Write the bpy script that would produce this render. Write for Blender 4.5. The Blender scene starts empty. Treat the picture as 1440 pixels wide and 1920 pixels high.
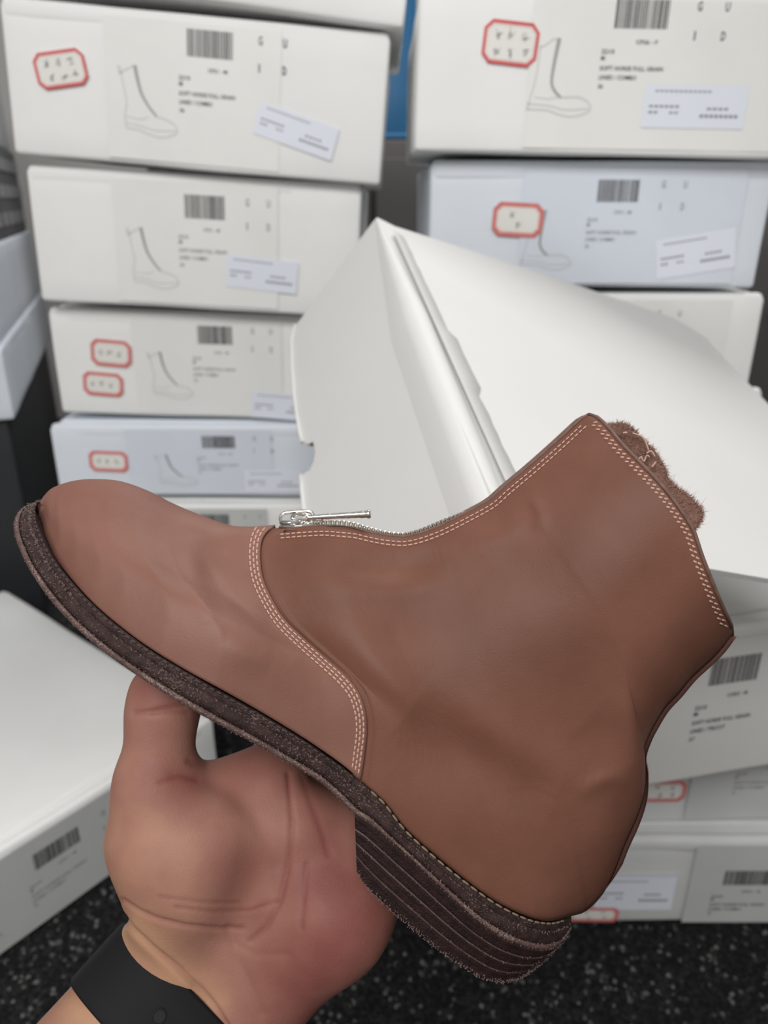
import bpy, bmesh, math, random
import numpy as np
from mathutils import Vector, Matrix, noise
from mathutils.bvhtree import BVHTree

sc = bpy.context.scene
col = sc.collection
PI = math.pi

# ------------------------------------------------------------------ camera
F = 1400.0                      # focal length in pixels of the 1440 x 1920 frame
PITCH = math.radians(22.7)
CH = 0.75                       # camera height
cp, sp = math.cos(PITCH), math.sin(PITCH)
cam = bpy.data.cameras.new('camera')
cam.sensor_fit = 'HORIZONTAL'
cam.sensor_width = 27.0
cam.lens = 27.0 * F / 1440
cam.clip_start = 0.01
cam.dof.use_dof = True
cam.dof.focus_distance = 0.285
cam.dof.aperture_fstop = 26.25 / 2.7
camo = bpy.data.objects.new('camera', cam)
camo.location = (0, 0, CH)
camo.rotation_euler = (PI / 2 - PITCH, 0, 0)
col.objects.link(camo)
sc.camera = camo

# ------------------------------------------------------------------ world, lights, exposure
w = bpy.data.worlds.new('World')
sc.world = w
w.use_nodes = True
bg = w.node_tree.nodes['Background']
bg.inputs[0].default_value = (1.0, 0.985, 0.96, 1)
bg.inputs[1].default_value = 0.365


def area(name, loc, rot, sx, sy, power, color=(1, 1, 1)):
    l = bpy.data.lights.new(name, 'AREA')
    l.shape = 'RECTANGLE'
    l.size, l.size_y, l.energy, l.color = sx, sy, power, color
    o = bpy.data.objects.new(name, l)
    o.location = loc
    o.rotation_euler = rot
    col.objects.link(o)
    return o


area('added_front_light', (-0.25, -0.58, 1.55), (0.62, 0, 0), 0.8, 0.5, 18.0, (1, 0.99, 0.975))  # added light, no known fixture; brightens upper fronts more than lower ones
area('ceiling_lamp', (0.55, 1.45, 2.45), (0.0, 0, 0), 1.4, 0.8, 29, (1, 0.99, 0.975))
sc.view_settings.view_transform = 'Standard'
sc.view_settings.look = 'None'
sc.view_settings.gamma = 1.0
sc.view_settings.exposure = 0.0
sc.view_settings.use_curve_mapping = False


# ------------------------------------------------------------------ helpers
def C(p):
    """camera frame (right, down, forward) -> world; array (...,3)"""
    p = np.asarray(p, float)
    x, y, d = p[..., 0], p[..., 1], p[..., 2]
    return np.stack([x, d * cp - y * sp, CH - d * sp - y * cp], -1)


def U(px, py, d):
    """pixel at depth d -> camera frame"""
    px, py, d = np.broadcast_arrays(np.asarray(px, float), np.asarray(py, float), np.asarray(d, float))
    return np.stack([(px - 720) / F * d, (py - 960) / F * d, d], -1)


def pixof(pc):
    return np.stack([720 + F * pc[..., 0] / pc[..., 2], 960 + F * pc[..., 1] / pc[..., 2]], -1)


def ray(px, py):
    return C(U(px, py, 1.0)) - np.array([0, 0, CH])


def onY(px, py, Y):
    r = ray(px, py)
    return np.array([0, 0, CH]) + r * (Y / r[1])


def tag(o, label=None, cat=None, group=None, kind=None):
    if label: o['label'] = label
    if cat: o['category'] = cat
    if group: o['group'] = group
    if kind: o['kind'] = kind
    return o


def thing(name, label, cat, M=None, loc=(0, 0, 0), group=None):
    o = bpy.data.objects.new(name, None)
    o.empty_display_size = 0.02
    o.matrix_world = M if M is not None else Matrix.Translation(Vector(loc))
    col.objects.link(o)
    return tag(o, label, cat, group)


def obj(name, me, mat, parent=None, smooth=True):
    mats = mat if isinstance(mat, (list, tuple)) else [mat]
    if not me.materials:
        for m in mats:
            me.materials.append(m)
    if smooth is not None:
        me.polygons.foreach_set('use_smooth', [smooth] * len(me.polygons))
    o = bpy.data.objects.new(name, me)
    if parent is not None:
        o.parent = parent
    col.objects.link(o)
    return o


def mesh(name, verts, faces, base=None):
    v = np.asarray(verts, float).reshape(-1, 3)
    if base is not None:
        v = v - np.asarray(base, float)
    me = bpy.data.meshes.new(name)
    me.from_pydata(v.tolist(), [], [tuple(int(i) for i in f) for f in faces])
    me.update()
    return me


class MB:
    """collects simple shapes into one mesh"""
    def __init__(s): s.v, s.f, s.m = [], [], []

    def add(s, v, f, m=0):
        b = len(s.v)
        s.v += [tuple(map(float, p)) for p in v]
        s.f += [tuple(i + b for i in q) for q in f]
        s.m += [m] * len(f)

    def box(s, c, d, R=None, m=0):
        v = np.array([(x, y, z) for x in (-.5, .5) for y in (-.5, .5) for z in (-.5, .5)]) * np.array(d)
        if R is not None: v = v @ np.array(R).T
        s.add(v + np.array(c), [(0, 1, 3, 2), (4, 6, 7, 5), (0, 4, 5, 1), (2, 3, 7, 6), (0, 2, 6, 4), (1, 5, 7, 3)], m)

    def tube(s, pts, rad, n=10, m=0, cap=True, flat=1.0, up=None):
        pts = np.asarray(pts, float)
        rad = np.broadcast_to(np.asarray(rad, float), (len(pts),))
        tg = np.gradient(pts, axis=0)
        tg /= np.linalg.norm(tg, axis=1)[:, None] + 1e-12
        a = np.array(up if up is not None else (0.3, 0.5, 0.81), float)
        v = []
        for p, t, r in zip(pts, tg, rad):
            x = a - t * a.dot(t); x /= np.linalg.norm(x) + 1e-12
            y = np.cross(t, x)
            for k in range(n):
                q = 2 * PI * k / n
                v.append(p + r * (math.cos(q) * x * flat + math.sin(q) * y))
        f = []
        for i in range(len(pts) - 1):
            for k in range(n):
                f.append((i * n + k, i * n + (k + 1) % n, (i + 1) * n + (k + 1) % n, (i + 1) * n + k))
        if cap:
            f.append(tuple(range(n - 1, -1, -1)))
            f.append(tuple((len(pts) - 1) * n + k for k in range(n)))
        s.add(v, f, m)

    def ribbon(s, pts2, wd, y, m=0):
        """flat stroke in the local XZ plane at depth y"""
        p = np.asarray(pts2, float)
        if len(p) < 2: return
        t = np.gradient(p, axis=0); t /= np.linalg.norm(t, axis=1)[:, None] + 1e-12
        nrm = np.stack([-t[:, 1], t[:, 0]], -1)
        wd = np.broadcast_to(np.asarray(wd, float), (len(p),))[:, None]
        a, b = p + nrm * wd / 2, p - nrm * wd / 2
        v = [(q[0], y, q[1]) for q in a] + [(q[0], y, q[1]) for q in b]
        n = len(p)
        s.add(v, [(i, i + n, i + n + 1, i + 1) for i in range(n - 1)], m)

    def mesh(s, name, base=None):
        me = mesh(name, s.v, s.f, base)
        if any(s.m): me.polygons.foreach_set('material_index', s.m)
        return me


def resample(pts, n=None, step=None):
    p = np.asarray(pts, float)
    seg = np.linalg.norm(np.diff(p, axis=0), axis=1)
    L = np.concatenate([[0], np.cumsum(seg)])
    if n is None: n = max(2, int(round(L[-1] / step)) + 1)
    q = np.linspace(0, L[-1], n)
    return np.stack([np.interp(q, L, p[:, k]) for k in range(p.shape[1])], -1)


def smoothc(pts, n=200, keep=True, sig=None):
    """Catmull-Rom through the points, then uniform arc length"""
    p = np.asarray(pts, float)
    P = np.vstack([2 * p[0] - p[1], p, 2 * p[-1] - p[-2]])
    out = []
    for i in range(1, len(P) - 2):
        for t in np.linspace(0, 1, 12, endpoint=False):
            a, b, c, d = P[i - 1], P[i], P[i + 1], P[i + 2]
            out.append(.5 * ((2 * b) + (c - a) * t + (2 * a - 5 * b + 4 * c - d) * t * t + (3 * b - a - 3 * c + d) * t ** 3))
    out.append(p[-1])
    return resample(out, n)


# ------------------------------------------------------------------ materials
def mat(name, rgb, rough=0.6, metal=0.0, spec=0.5, vary=0.0, vscale=20.0, bump=0.0, bscale=400.0, rgb2=None, detail=4.0, sss=0.0, bdist=0.001):
    m = bpy.data.materials.new(name)
    m.use_nodes = True
    nt = m.node_tree
    b = nt.nodes['Principled BSDF']
    b.inputs['Base Color'].default_value = (*rgb, 1)
    b.inputs['Roughness'].default_value = rough
    b.inputs['Metallic'].default_value = metal
    b.inputs['Specular IOR Level'].default_value = spec
    if sss:
        b.inputs['Subsurface Weight'].default_value = sss
        b.inputs['Subsurface Radius'].default_value = (0.006, 0.002, 0.001)
        b.inputs['Subsurface Scale'].default_value = 1.0
    tc = nt.nodes.new('ShaderNodeTexCoord')
    if vary or rgb2:
        n = nt.nodes.new('ShaderNodeTexNoise')
        n.inputs['Scale'].default_value = vscale
        n.inputs['Detail'].default_value = detail
        nt.links.new(tc.outputs['Object'], n.inputs['Vector'])
        r = nt.nodes.new('ShaderNodeValToRGB')
        c2 = rgb2 if rgb2 else tuple(c * (1 - vary) for c in rgb)
        r.color_ramp.elements[0].position = 0.35
        r.color_ramp.elements[1].position = 0.65
        r.color_ramp.elements[0].color = (*c2, 1)
        r.color_ramp.elements[1].color = (*rgb, 1)
        nt.links.new(n.outputs['Fac'], r.inputs['Fac'])
        nt.links.new(r.outputs['Color'], b.inputs['Base Color'])
    if bump:
        n2 = nt.nodes.new('ShaderNodeTexNoise')
        n2.inputs['Scale'].default_value = bscale
        n2.inputs['Detail'].default_value = 3
        nt.links.new(tc.outputs['Object'], n2.inputs['Vector'])
        bp = nt.nodes.new('ShaderNodeBump')
        bp.inputs['Strength'].default_value = bump
        bp.inputs['Distance'].default_value = bdist
        nt.links.new(n2.outputs['Fac'], bp.inputs['Height'])
        nt.links.new(bp.outputs['Normal'], b.inputs['Normal'])
    return m


LIDC = mat('lid_cardboard', (0.655, 0.652, 0.638), 0.65, spec=0.25, vary=0.02, vscale=12, bump=0.12, bscale=60)
SHADEDC = mat('shaded_cardboard', (0.67, 0.66, 0.64), 0.6, spec=0.3, vary=0.03, vscale=12, bump=0.2, bscale=50)  # white card darkened, so the shade on the near pile sits in its colour
CARD = mat('white_cardboard', (0.89, 0.89, 0.878), 0.6, spec=0.3, vary=0.03, vscale=12, bump=0.12, bscale=60)
CARDB = mat('bluish_cardboard', (0.77, 0.815, 0.88), 0.5, spec=0.35, vary=0.04, vscale=10, bump=0.12, bscale=60)
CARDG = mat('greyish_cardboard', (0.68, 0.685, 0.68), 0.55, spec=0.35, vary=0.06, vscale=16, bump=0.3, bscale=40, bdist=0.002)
LABELM = mat('label_paper', (0.855, 0.855, 0.83), 0.45, spec=0.4, vary=0.04, vscale=14)
LABELB = mat('label_paper_cool', (0.725, 0.77, 0.85), 0.45, spec=0.4, vary=0.04, vscale=14)
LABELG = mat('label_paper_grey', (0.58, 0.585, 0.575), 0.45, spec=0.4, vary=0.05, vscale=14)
SHIPM = mat('shipping_paper', (0.80, 0.83, 0.92), 0.4, spec=0.4)
STICK = mat('sticker_paper', (0.82, 0.81, 0.76), 0.5)
INK = mat('black_ink', (0.035, 0.035, 0.035), 0.5)
INKG = mat('grey_ink', (0.26, 0.26, 0.27), 0.5)
INKL = mat('pale_ink', (0.60, 0.61, 0.60), 0.5)
INKM = mat('mid_ink', (0.36, 0.36, 0.35), 0.5)
RED = mat('red_ink', (0.72, 0.085, 0.09), 0.5, vary=0.15, vscale=300)
RED2 = mat('faded_red_ink', (0.74, 0.20, 0.19), 0.5, vary=0.15, vscale=300)
PINK = mat('pink_ink', (0.80, 0.42, 0.42), 0.5)
KRAFT = mat('kraft_core', (0.52, 0.36, 0.19), 0.8, vary=0.3, vscale=200)
BLUE = mat('blue_plastic', (0.01, 0.13, 0.30), 0.45)
DARKG = mat('dark_grey_steel', (0.105, 0.098, 0.096), 0.6, vary=0.2, vscale=6)
BLACKC = mat('black_laminate', (0.022, 0.024, 0.027), 0.6)
GREYB = mat('dark_grey_carton', (0.14, 0.135, 0.14), 0.7, vary=0.2, vscale=5)
PATCH = mat('pale_grey_print', (0.33, 0.33, 0.34), 0.7)
WALLM = mat('wall_paint', (0.55, 0.54, 0.52), 0.8, vary=0.03, vscale=4)
RUBBER = mat('black_rubber', (0.0125, 0.0125, 0.014), 0.7, spec=0.12, bump=0.04, bscale=900)
HOLE_SHADE = mat('hole_shade', (0.004, 0.004, 0.004), 0.8)  # near-black tone painting the shade inside the strap hole
CHROME = mat('chrome', (0.72, 0.70, 0.66), 0.16, metal=1.0, bump=0.15, bscale=500)
TOOTHM = mat('zipper_metal', (0.42, 0.38, 0.33), 0.28, metal=1.0)
TAPEM = mat('zipper_tape', (0.42, 0.25, 0.17), 0.85, bump=0.3, bscale=1500)
THREAD = mat('pink_thread', (0.47, 0.29, 0.225), 0.7)
CREAM = mat('cream_thread', (0.17, 0.125, 0.08), 0.7)


# ------------------------------------------------------------------ leather, sole, skin, carpet
def leather(name, c1, c2, rough, grain=0.16):
    m = bpy.data.materials.new(name)
    m.use_nodes = True
    nt = m.node_tree
    b = nt.nodes['Principled BSDF']
    tc = nt.nodes.new('ShaderNodeTexCoord')
    n = nt.nodes.new('ShaderNodeTexNoise')
    n.inputs['Scale'].default_value = 24
    n.inputs['Detail'].default_value = 5
    r = nt.nodes.new('ShaderNodeValToRGB')
    r.color_ramp.elements[0].position = 0.34
    r.color_ramp.elements[1].position = 0.66
    r.color_ramp.elements[0].color = (*c2, 1)
    r.color_ramp.elements[1].color = (*c1, 1)
    nt.links.new(tc.outputs['Object'], n.inputs['Vector'])
    nt.links.new(n.outputs['Fac'], r.inputs['Fac'])
    nt.links.new(r.outputs['Color'], b.inputs['Base Color'])
    b.inputs['Roughness'].default_value = rough
    b.inputs['Specular IOR Level'].default_value = 0.2
    v = nt.nodes.new('ShaderNodeTexVoronoi')
    v.inputs['Scale'].default_value = 1700
    nt.links.new(tc.outputs['Object'], v.inputs['Vector'])
    n2 = nt.nodes.new('ShaderNodeTexNoise')
    n2.inputs['Scale'].default_value = 130
    n2.inputs['Detail'].default_value = 6
    nt.links.new(tc.outputs['Object'], n2.inputs['Vector'])
    ma = nt.nodes.new('ShaderNodeMath'); ma.operation = 'MULTIPLY_ADD'
    ma.inputs[1].default_value = 0.25
    nt.links.new(v.outputs['Distance'], ma.inputs[0])
    nt.links.new(n2.outputs['Fac'], ma.inputs[2])
    bp = nt.nodes.new('ShaderNodeBump')
    bp.inputs['Strength'].default_value = grain
    bp.inputs['Distance'].default_value = 0.0012
    nt.links.new(ma.outputs[0], bp.inputs['Height'])
    nt.links.new(bp.outputs['Normal'], b.inputs['Normal'])
    return m


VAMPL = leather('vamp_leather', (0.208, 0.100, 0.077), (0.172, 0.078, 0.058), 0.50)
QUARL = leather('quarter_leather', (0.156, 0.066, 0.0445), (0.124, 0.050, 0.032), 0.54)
EDGEL = mat('leather_edge', (0.16, 0.085, 0.062), 0.7, vary=0.3, vscale=300)
STRIPL = leather('strip_leather', (0.31, 0.145, 0.115), (0.22, 0.09, 0.07), 0.5)
FURM = mat('suede_fur', (0.25, 0.135, 0.105), 0.9, spec=0.1, rgb2=(0.15, 0.08, 0.06), vscale=120, bump=0.6, bscale=700)
FIBRE = mat('fur_fibre', (0.29, 0.165, 0.13), 0.8, spec=0.2)


def solemat(name, c1, c2, c3, speck=0.62):
    m = bpy.data.materials.new(name)
    m.use_nodes = True
    nt = m.node_tree
    b = nt.nodes['Principled BSDF']
    tc = nt.nodes.new('ShaderNodeTexCoord')
    n = nt.nodes.new('ShaderNodeTexNoise'); n.inputs['Scale'].default_value = 260; n.inputs['Detail'].default_value = 6
    n2 = nt.nodes.new('ShaderNodeTexNoise'); n2.inputs['Scale'].default_value = 1500; n2.inputs['Detail'].default_value = 3
    nb = nt.nodes.new('ShaderNodeTexNoise'); nb.inputs['Scale'].default_value = 45; nb.inputs['Detail'].default_value = 3
    for q in (n, n2, nb): nt.links.new(tc.outputs['Object'], q.inputs['Vector'])
    r = nt.nodes.new('ShaderNodeValToRGB')
    r.color_ramp.elements[0].position = 0.35; r.color_ramp.elements[1].position = 0.7
    r.color_ramp.elements[0].color = (*c1, 1); r.color_ramp.elements[1].color = (*c2, 1)
    nt.links.new(n.outputs['Fac'], r.inputs['Fac'])
    ad = nt.nodes.new('ShaderNodeMath'); ad.operation = 'MULTIPLY_ADD'
    ad.inputs[1].default_value = 0.45
    nt.links.new(nb.outputs['Fac'], ad.inputs[0]); nt.links.new(n2.outputs['Fac'], ad.inputs[2])
    r2 = nt.nodes.new('ShaderNodeValToRGB')
    r2.color_ramp.elements[0].position = speck + .18; r2.color_ramp.elements[1].position = speck + .30
    nt.links.new(ad.outputs[0], r2.inputs['Fac'])
    mx = nt.nodes.new('ShaderNodeMix'); mx.data_type = 'RGBA'
    mx.inputs['B'].default_value = (*c3, 1)
    nt.links.new(r2.outputs['Color'], mx.inputs['Factor'])
    nt.links.new(r.outputs['Color'], mx.inputs['A'])
    nt.links.new(mx.outputs['Result'], b.inputs['Base Color'])
    b.inputs['Roughness'].default_value = 0.66
    b.inputs['Specular IOR Level'].default_value = 0.22
    bp = nt.nodes.new('ShaderNodeBump'); bp.inputs['Strength'].default_value = 0.7; bp.inputs['Distance'].default_value = 0.0008
    nt.links.new(ad.outputs[0], bp.inputs['Height']); nt.links.new(bp.outputs['Normal'], b.inputs['Normal'])
    return m


WELTM = solemat('welt_leather', (0.022, 0.011, 0.011), (0.046, 0.026, 0.023), (0.17, 0.115, 0.10), 0.65)
OUTM = solemat('outsole_leather', (0.075, 0.042, 0.038), (0.14, 0.088, 0.078), (0.26, 0.185, 0.165), 0.58)
HEELM = solemat('heel_leather', (0.011, 0.0042, 0.0042), (0.025, 0.0095, 0.009), (0.065, 0.035, 0.032), 0.72)
RIDGE = mat('heel_joint', (0.085, 0.048, 0.042), 0.7, vary=0.4, vscale=400)


def skinmat():
    m = bpy.data.materials.new('skin')
    m.use_nodes = True
    nt = m.node_tree
    b = nt.nodes['Principled BSDF']
    at = nt.nodes.new('ShaderNodeAttribute'); at.attribute_name = 'blush_and_shade'
    tc = nt.nodes.new('ShaderNodeTexCoord')
    n = nt.nodes.new('ShaderNodeTexNoise'); n.inputs['Scale'].default_value = 55; n.inputs['Detail'].default_value = 6
    nt.links.new(tc.outputs['Object'], n.inputs['Vector'])
    ad = nt.nodes.new('ShaderNodeMath'); ad.operation = 'MULTIPLY_ADD'
    ad.inputs[1].default_value = 0.38
    nt.links.new(n.outputs['Fac'], ad.inputs[0])
    nt.links.new(at.outputs['Fac'], ad.inputs[2])
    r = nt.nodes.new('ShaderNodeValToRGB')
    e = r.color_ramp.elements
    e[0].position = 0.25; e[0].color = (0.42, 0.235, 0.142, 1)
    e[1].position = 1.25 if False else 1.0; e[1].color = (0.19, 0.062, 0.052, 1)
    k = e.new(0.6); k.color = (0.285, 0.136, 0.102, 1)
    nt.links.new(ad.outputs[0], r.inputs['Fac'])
    nt.links.new(r.outputs['Color'], b.inputs['Base Color'])
    b.inputs['Roughness'].default_value = 0.58
    b.inputs['Specular IOR Level'].default_value = 0.24
    b.inputs['Subsurface Weight'].default_value = 0.12
    b.inputs['Subsurface Radius'].default_value = (1.0, 0.35, 0.2)
    b.inputs['Subsurface Scale'].default_value = 0.004
    v = nt.nodes.new('ShaderNodeTexVoronoi'); v.inputs['Scale'].default_value = 1000
    nt.links.new(tc.outputs['Object'], v.inputs['Vector'])
    bp = nt.nodes.new('ShaderNodeBump'); bp.inputs['Strength'].default_value = 0.12; bp.inputs['Distance'].default_value = 0.0005
    nt.links.new(v.outputs['Distance'], bp.inputs['Height']); nt.links.new(bp.outputs['Normal'], b.inputs['Normal'])
    return m


SKIN = skinmat()


def tuftmat():
    m = bpy.data.materials.new('carpet_pile')
    m.use_nodes = True
    nt = m.node_tree
    b = nt.nodes['Principled BSDF']
    g = nt.nodes.new('ShaderNodeNewGeometry')
    r = nt.nodes.new('ShaderNodeValToRGB')
    e = r.color_ramp.elements
    e[0].position = 0.0; e[0].color = (0.010, 0.010, 0.011, 1)
    e[1].position = 1.0; e[1].color = (0.15, 0.15, 0.148, 1)
    k = e.new(0.55); k.color = (0.013, 0.013, 0.0135, 1)
    k = e.new(0.86); k.color = (0.030, 0.030, 0.030, 1)
    nt.links.new(g.outputs['Random Per Island'], r.inputs['Fac'])
    nt.links.new(r.outputs['Color'], b.inputs['Base Color'])
    b.inputs['Roughness'].default_value = 0.95
    b.inputs['Specular IOR Level'].default_value = 0.1
    return m


# ================================================================== STRUCTURE
fl = MB(); fl.box((0, 1.0, -0.01), (6, 5, 0.02))
floor = obj('floor', fl.mesh('floor'), mat('carpet_base', (0.03, 0.03, 0.031), 0.95, spec=0.1, vary=0.5, vscale=300), smooth=False)
tag(floor, kind='structure')
wl = MB(); wl.box((0, 2.75, 1.2), (6, 0.1, 2.4))
tag(obj('wall_back', wl.mesh('wall_back'), WALLM, smooth=False), kind='structure')

rng = np.random.default_rng(5)


def carpet():
    xs, ys = np.meshgrid(np.arange(-0.95, 0.95, 0.0046), np.arange(0.22, 1.25, 0.0046))
    p = np.stack([xs.ravel(), ys.ravel()], -1)
    p += rng.uniform(-0.0022, 0.0022, p.shape)
    n = len(p)
    base = np.array([(1, 0, 0), (0, 1, 0), (-1, 0, 0), (0, -1, 0), (0, 0, 1)], float)
    r = rng.uniform(0.0020, 0.0032, (n, 1))
    a = rng.uniform(0, 6.28, n)
    el = rng.uniform(0.7, 1.5, n)
    v = np.zeros((n, 5, 3))
    for k in range(5):
        bx, by, bz = base[k]
        bx2 = bx * el
        v[:, k, 0] = p[:, 0] + r[:, 0] * (bx2 * np.cos(a) - by * np.sin(a))
        v[:, k, 1] = p[:, 1] + r[:, 0] * (bx2 * np.sin(a) + by * np.cos(a))
        v[:, k, 2] = 0.0005 + (bz * rng.uniform(0.0022, 0.0042, n) if bz else 0.0)
    f = np.array([(0, 1, 4), (1, 2, 4), (2, 3, 4), (3, 0, 4)])
    F_ = (f[None] + 5 * np.arange(n)[:, None, None]).reshape(-1, 3)
    me = bpy.data.meshes.new('carpet_pile')
    me.vertices.add(n * 5); me.vertices.foreach_set('co', v.ravel())
    me.loops.add(len(F_) * 3); me.loops.foreach_set('vertex_index', F_.ravel().astype(np.int32))
    me.polygons.add(len(F_)); me.polygons.foreach_set('loop_start', np.arange(0, len(F_) * 3, 3, dtype=np.int32))
    me.update(calc_edges=True)
    o = obj('carpet_pile', me, tuftmat(), floor)
    tag(o, kind='stuff')


carpet()


# ================================================================== BOXES
def rounded_box(name, W, D, H, r=0.004, seed=0, amp=0.0012, freq=9.0, z0=0.0, nx=14, ny=8, nz=6, bulge=0.0):
    def axis(L, n):
        a = [-L / 2, -L / 2 + r * 0.35, -L / 2 + r]
        a += list(np.linspace(-L / 2 + r, L / 2 - r, n + 1)[1:-1])
        return a + [L / 2 - r, L / 2 - r * 0.35, L / 2]
    ax = [axis(W, nx), axis(D, ny), axis(H, nz)]
    idx, V, Fc = {}, [], []
    half = np.array([W, D, H]) / 2

    def vid(i, j, k):
        key = (i, j, k)
        if key not in idx:
            p = np.array([ax[0][i], ax[1][j], ax[2][k]])
            q = np.clip(p, -half + r, half - r)
            d = p - q
            L = np.linalg.norm(d)
            if L > 1e-9: p = q + d / L * r
            if amp:
                s = Vector(p) * freq + Vector((seed * 7.31, seed * 3.17, seed * 1.7))
                nv = noise.noise_vector(s)
                p = p + np.array(nv) * amp
            if bulge:
                e = (1 - (p[0] / half[0]) ** 2) * (1 - (p[2] / half[2]) ** 2)
                p[1] += np.sign(p[1]) * bulge * max(0, e) * abs(p[1]) / half[1]
            idx[key] = len(V)
            V.append((p[0], p[1], p[2] + H / 2 + z0))
        return idx[key]
    n0, n1, n2 = len(ax[0]), len(ax[1]), len(ax[2])
    for i in range(n0 - 1):
        for j in range(n1 - 1):
            for k, fl_ in ((0, 1), (n2 - 1, 0)):
                q = [vid(i, j, k), vid(i + 1, j, k), vid(i + 1, j + 1, k), vid(i, j + 1, k)]
                Fc.append(q[::-1] if fl_ else q)
    for i in range(n0 - 1):
        for k in range(n2 - 1):
            for j, fl_ in ((0, 0), (n1 - 1, 1)):
                q = [vid(i, j, k), vid(i + 1, j, k), vid(i + 1, j, k + 1), vid(i, j, k + 1)]
                Fc.append(q[::-1] if fl_ else q)
    for j in range(n1 - 1):
        for k in range(n2 - 1):
            for i, fl_ in ((0, 1), (n0 - 1, 0)):
                q = [vid(i, j, k), vid(i, j + 1, k), vid(i, j + 1, k + 1), vid(i, j, k + 1)]
                Fc.append(q[::-1] if fl_ else q)
    return mesh(name, V, Fc)


_font_cache = {}


def glyphs(text):
    if text not in _font_cache:
        c = bpy.data.curves.new('text', 'FONT')
        c.body = text
        c.size = 1.0
        c.resolution_u = 2
        c.offset = 0.018
        o = bpy.data.objects.new('text', c)
        col.objects.link(o)
        dg = bpy.context.evaluated_depsgraph_get()
        me = bpy.data.meshes.new_from_object(o.evaluated_get(dg))
        v = np.array([x.co[:] for x in me.vertices]); f = [tuple(p.vertices) for p in me.polygons]
        bpy.data.objects.remove(o); bpy.data.curves.remove(c); bpy.data.meshes.remove(me)
        _font_cache[text] = (v, f)
    return _font_cache[text]


def write(mb, text, x, z, h, y, width=None, m=0, center=False, ang=0.0):
    """lettering of cap height h with its lower left corner at x, z on the local XZ plane"""
    v, f = glyphs(text)
    s = h / 0.69
    sx = s if width is None else width / v[:, 0].max()
    q = np.zeros((len(v), 3))
    a, b = v[:, 0] * sx, v[:, 1] * s
    if center: a = a - a.max() / 2
    q[:, 0] = x + a * math.cos(ang) - b * math.sin(ang)
    q[:, 2] = z + a * math.sin(ang) + b * math.cos(ang)
    q[:, 1] = y
    mb.add(q, f, m)


def scribble(mb, rnd, x, z, s, y, wd, n=5):
    """a handwritten character: a few short crossing strokes"""
    for k in range(n):
        a = rnd.choice([0.05, 0.0, 1.5, 1.35, 0.8, 2.3])
        L = s * rnd.uniform(0.35, 0.95)
        cx, cz = x + s * rnd.uniform(-.3, .3), z + s * rnd.uniform(-.35, .35)
        t = np.linspace(-.5, .5, 4)
        pts = np.stack([cx + L * t * math.cos(a), cz + L * t * math.sin(a) + s * .06 * np.sin(t * 5)], -1)
        mb.ribbon(pts, wd, y)


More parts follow.
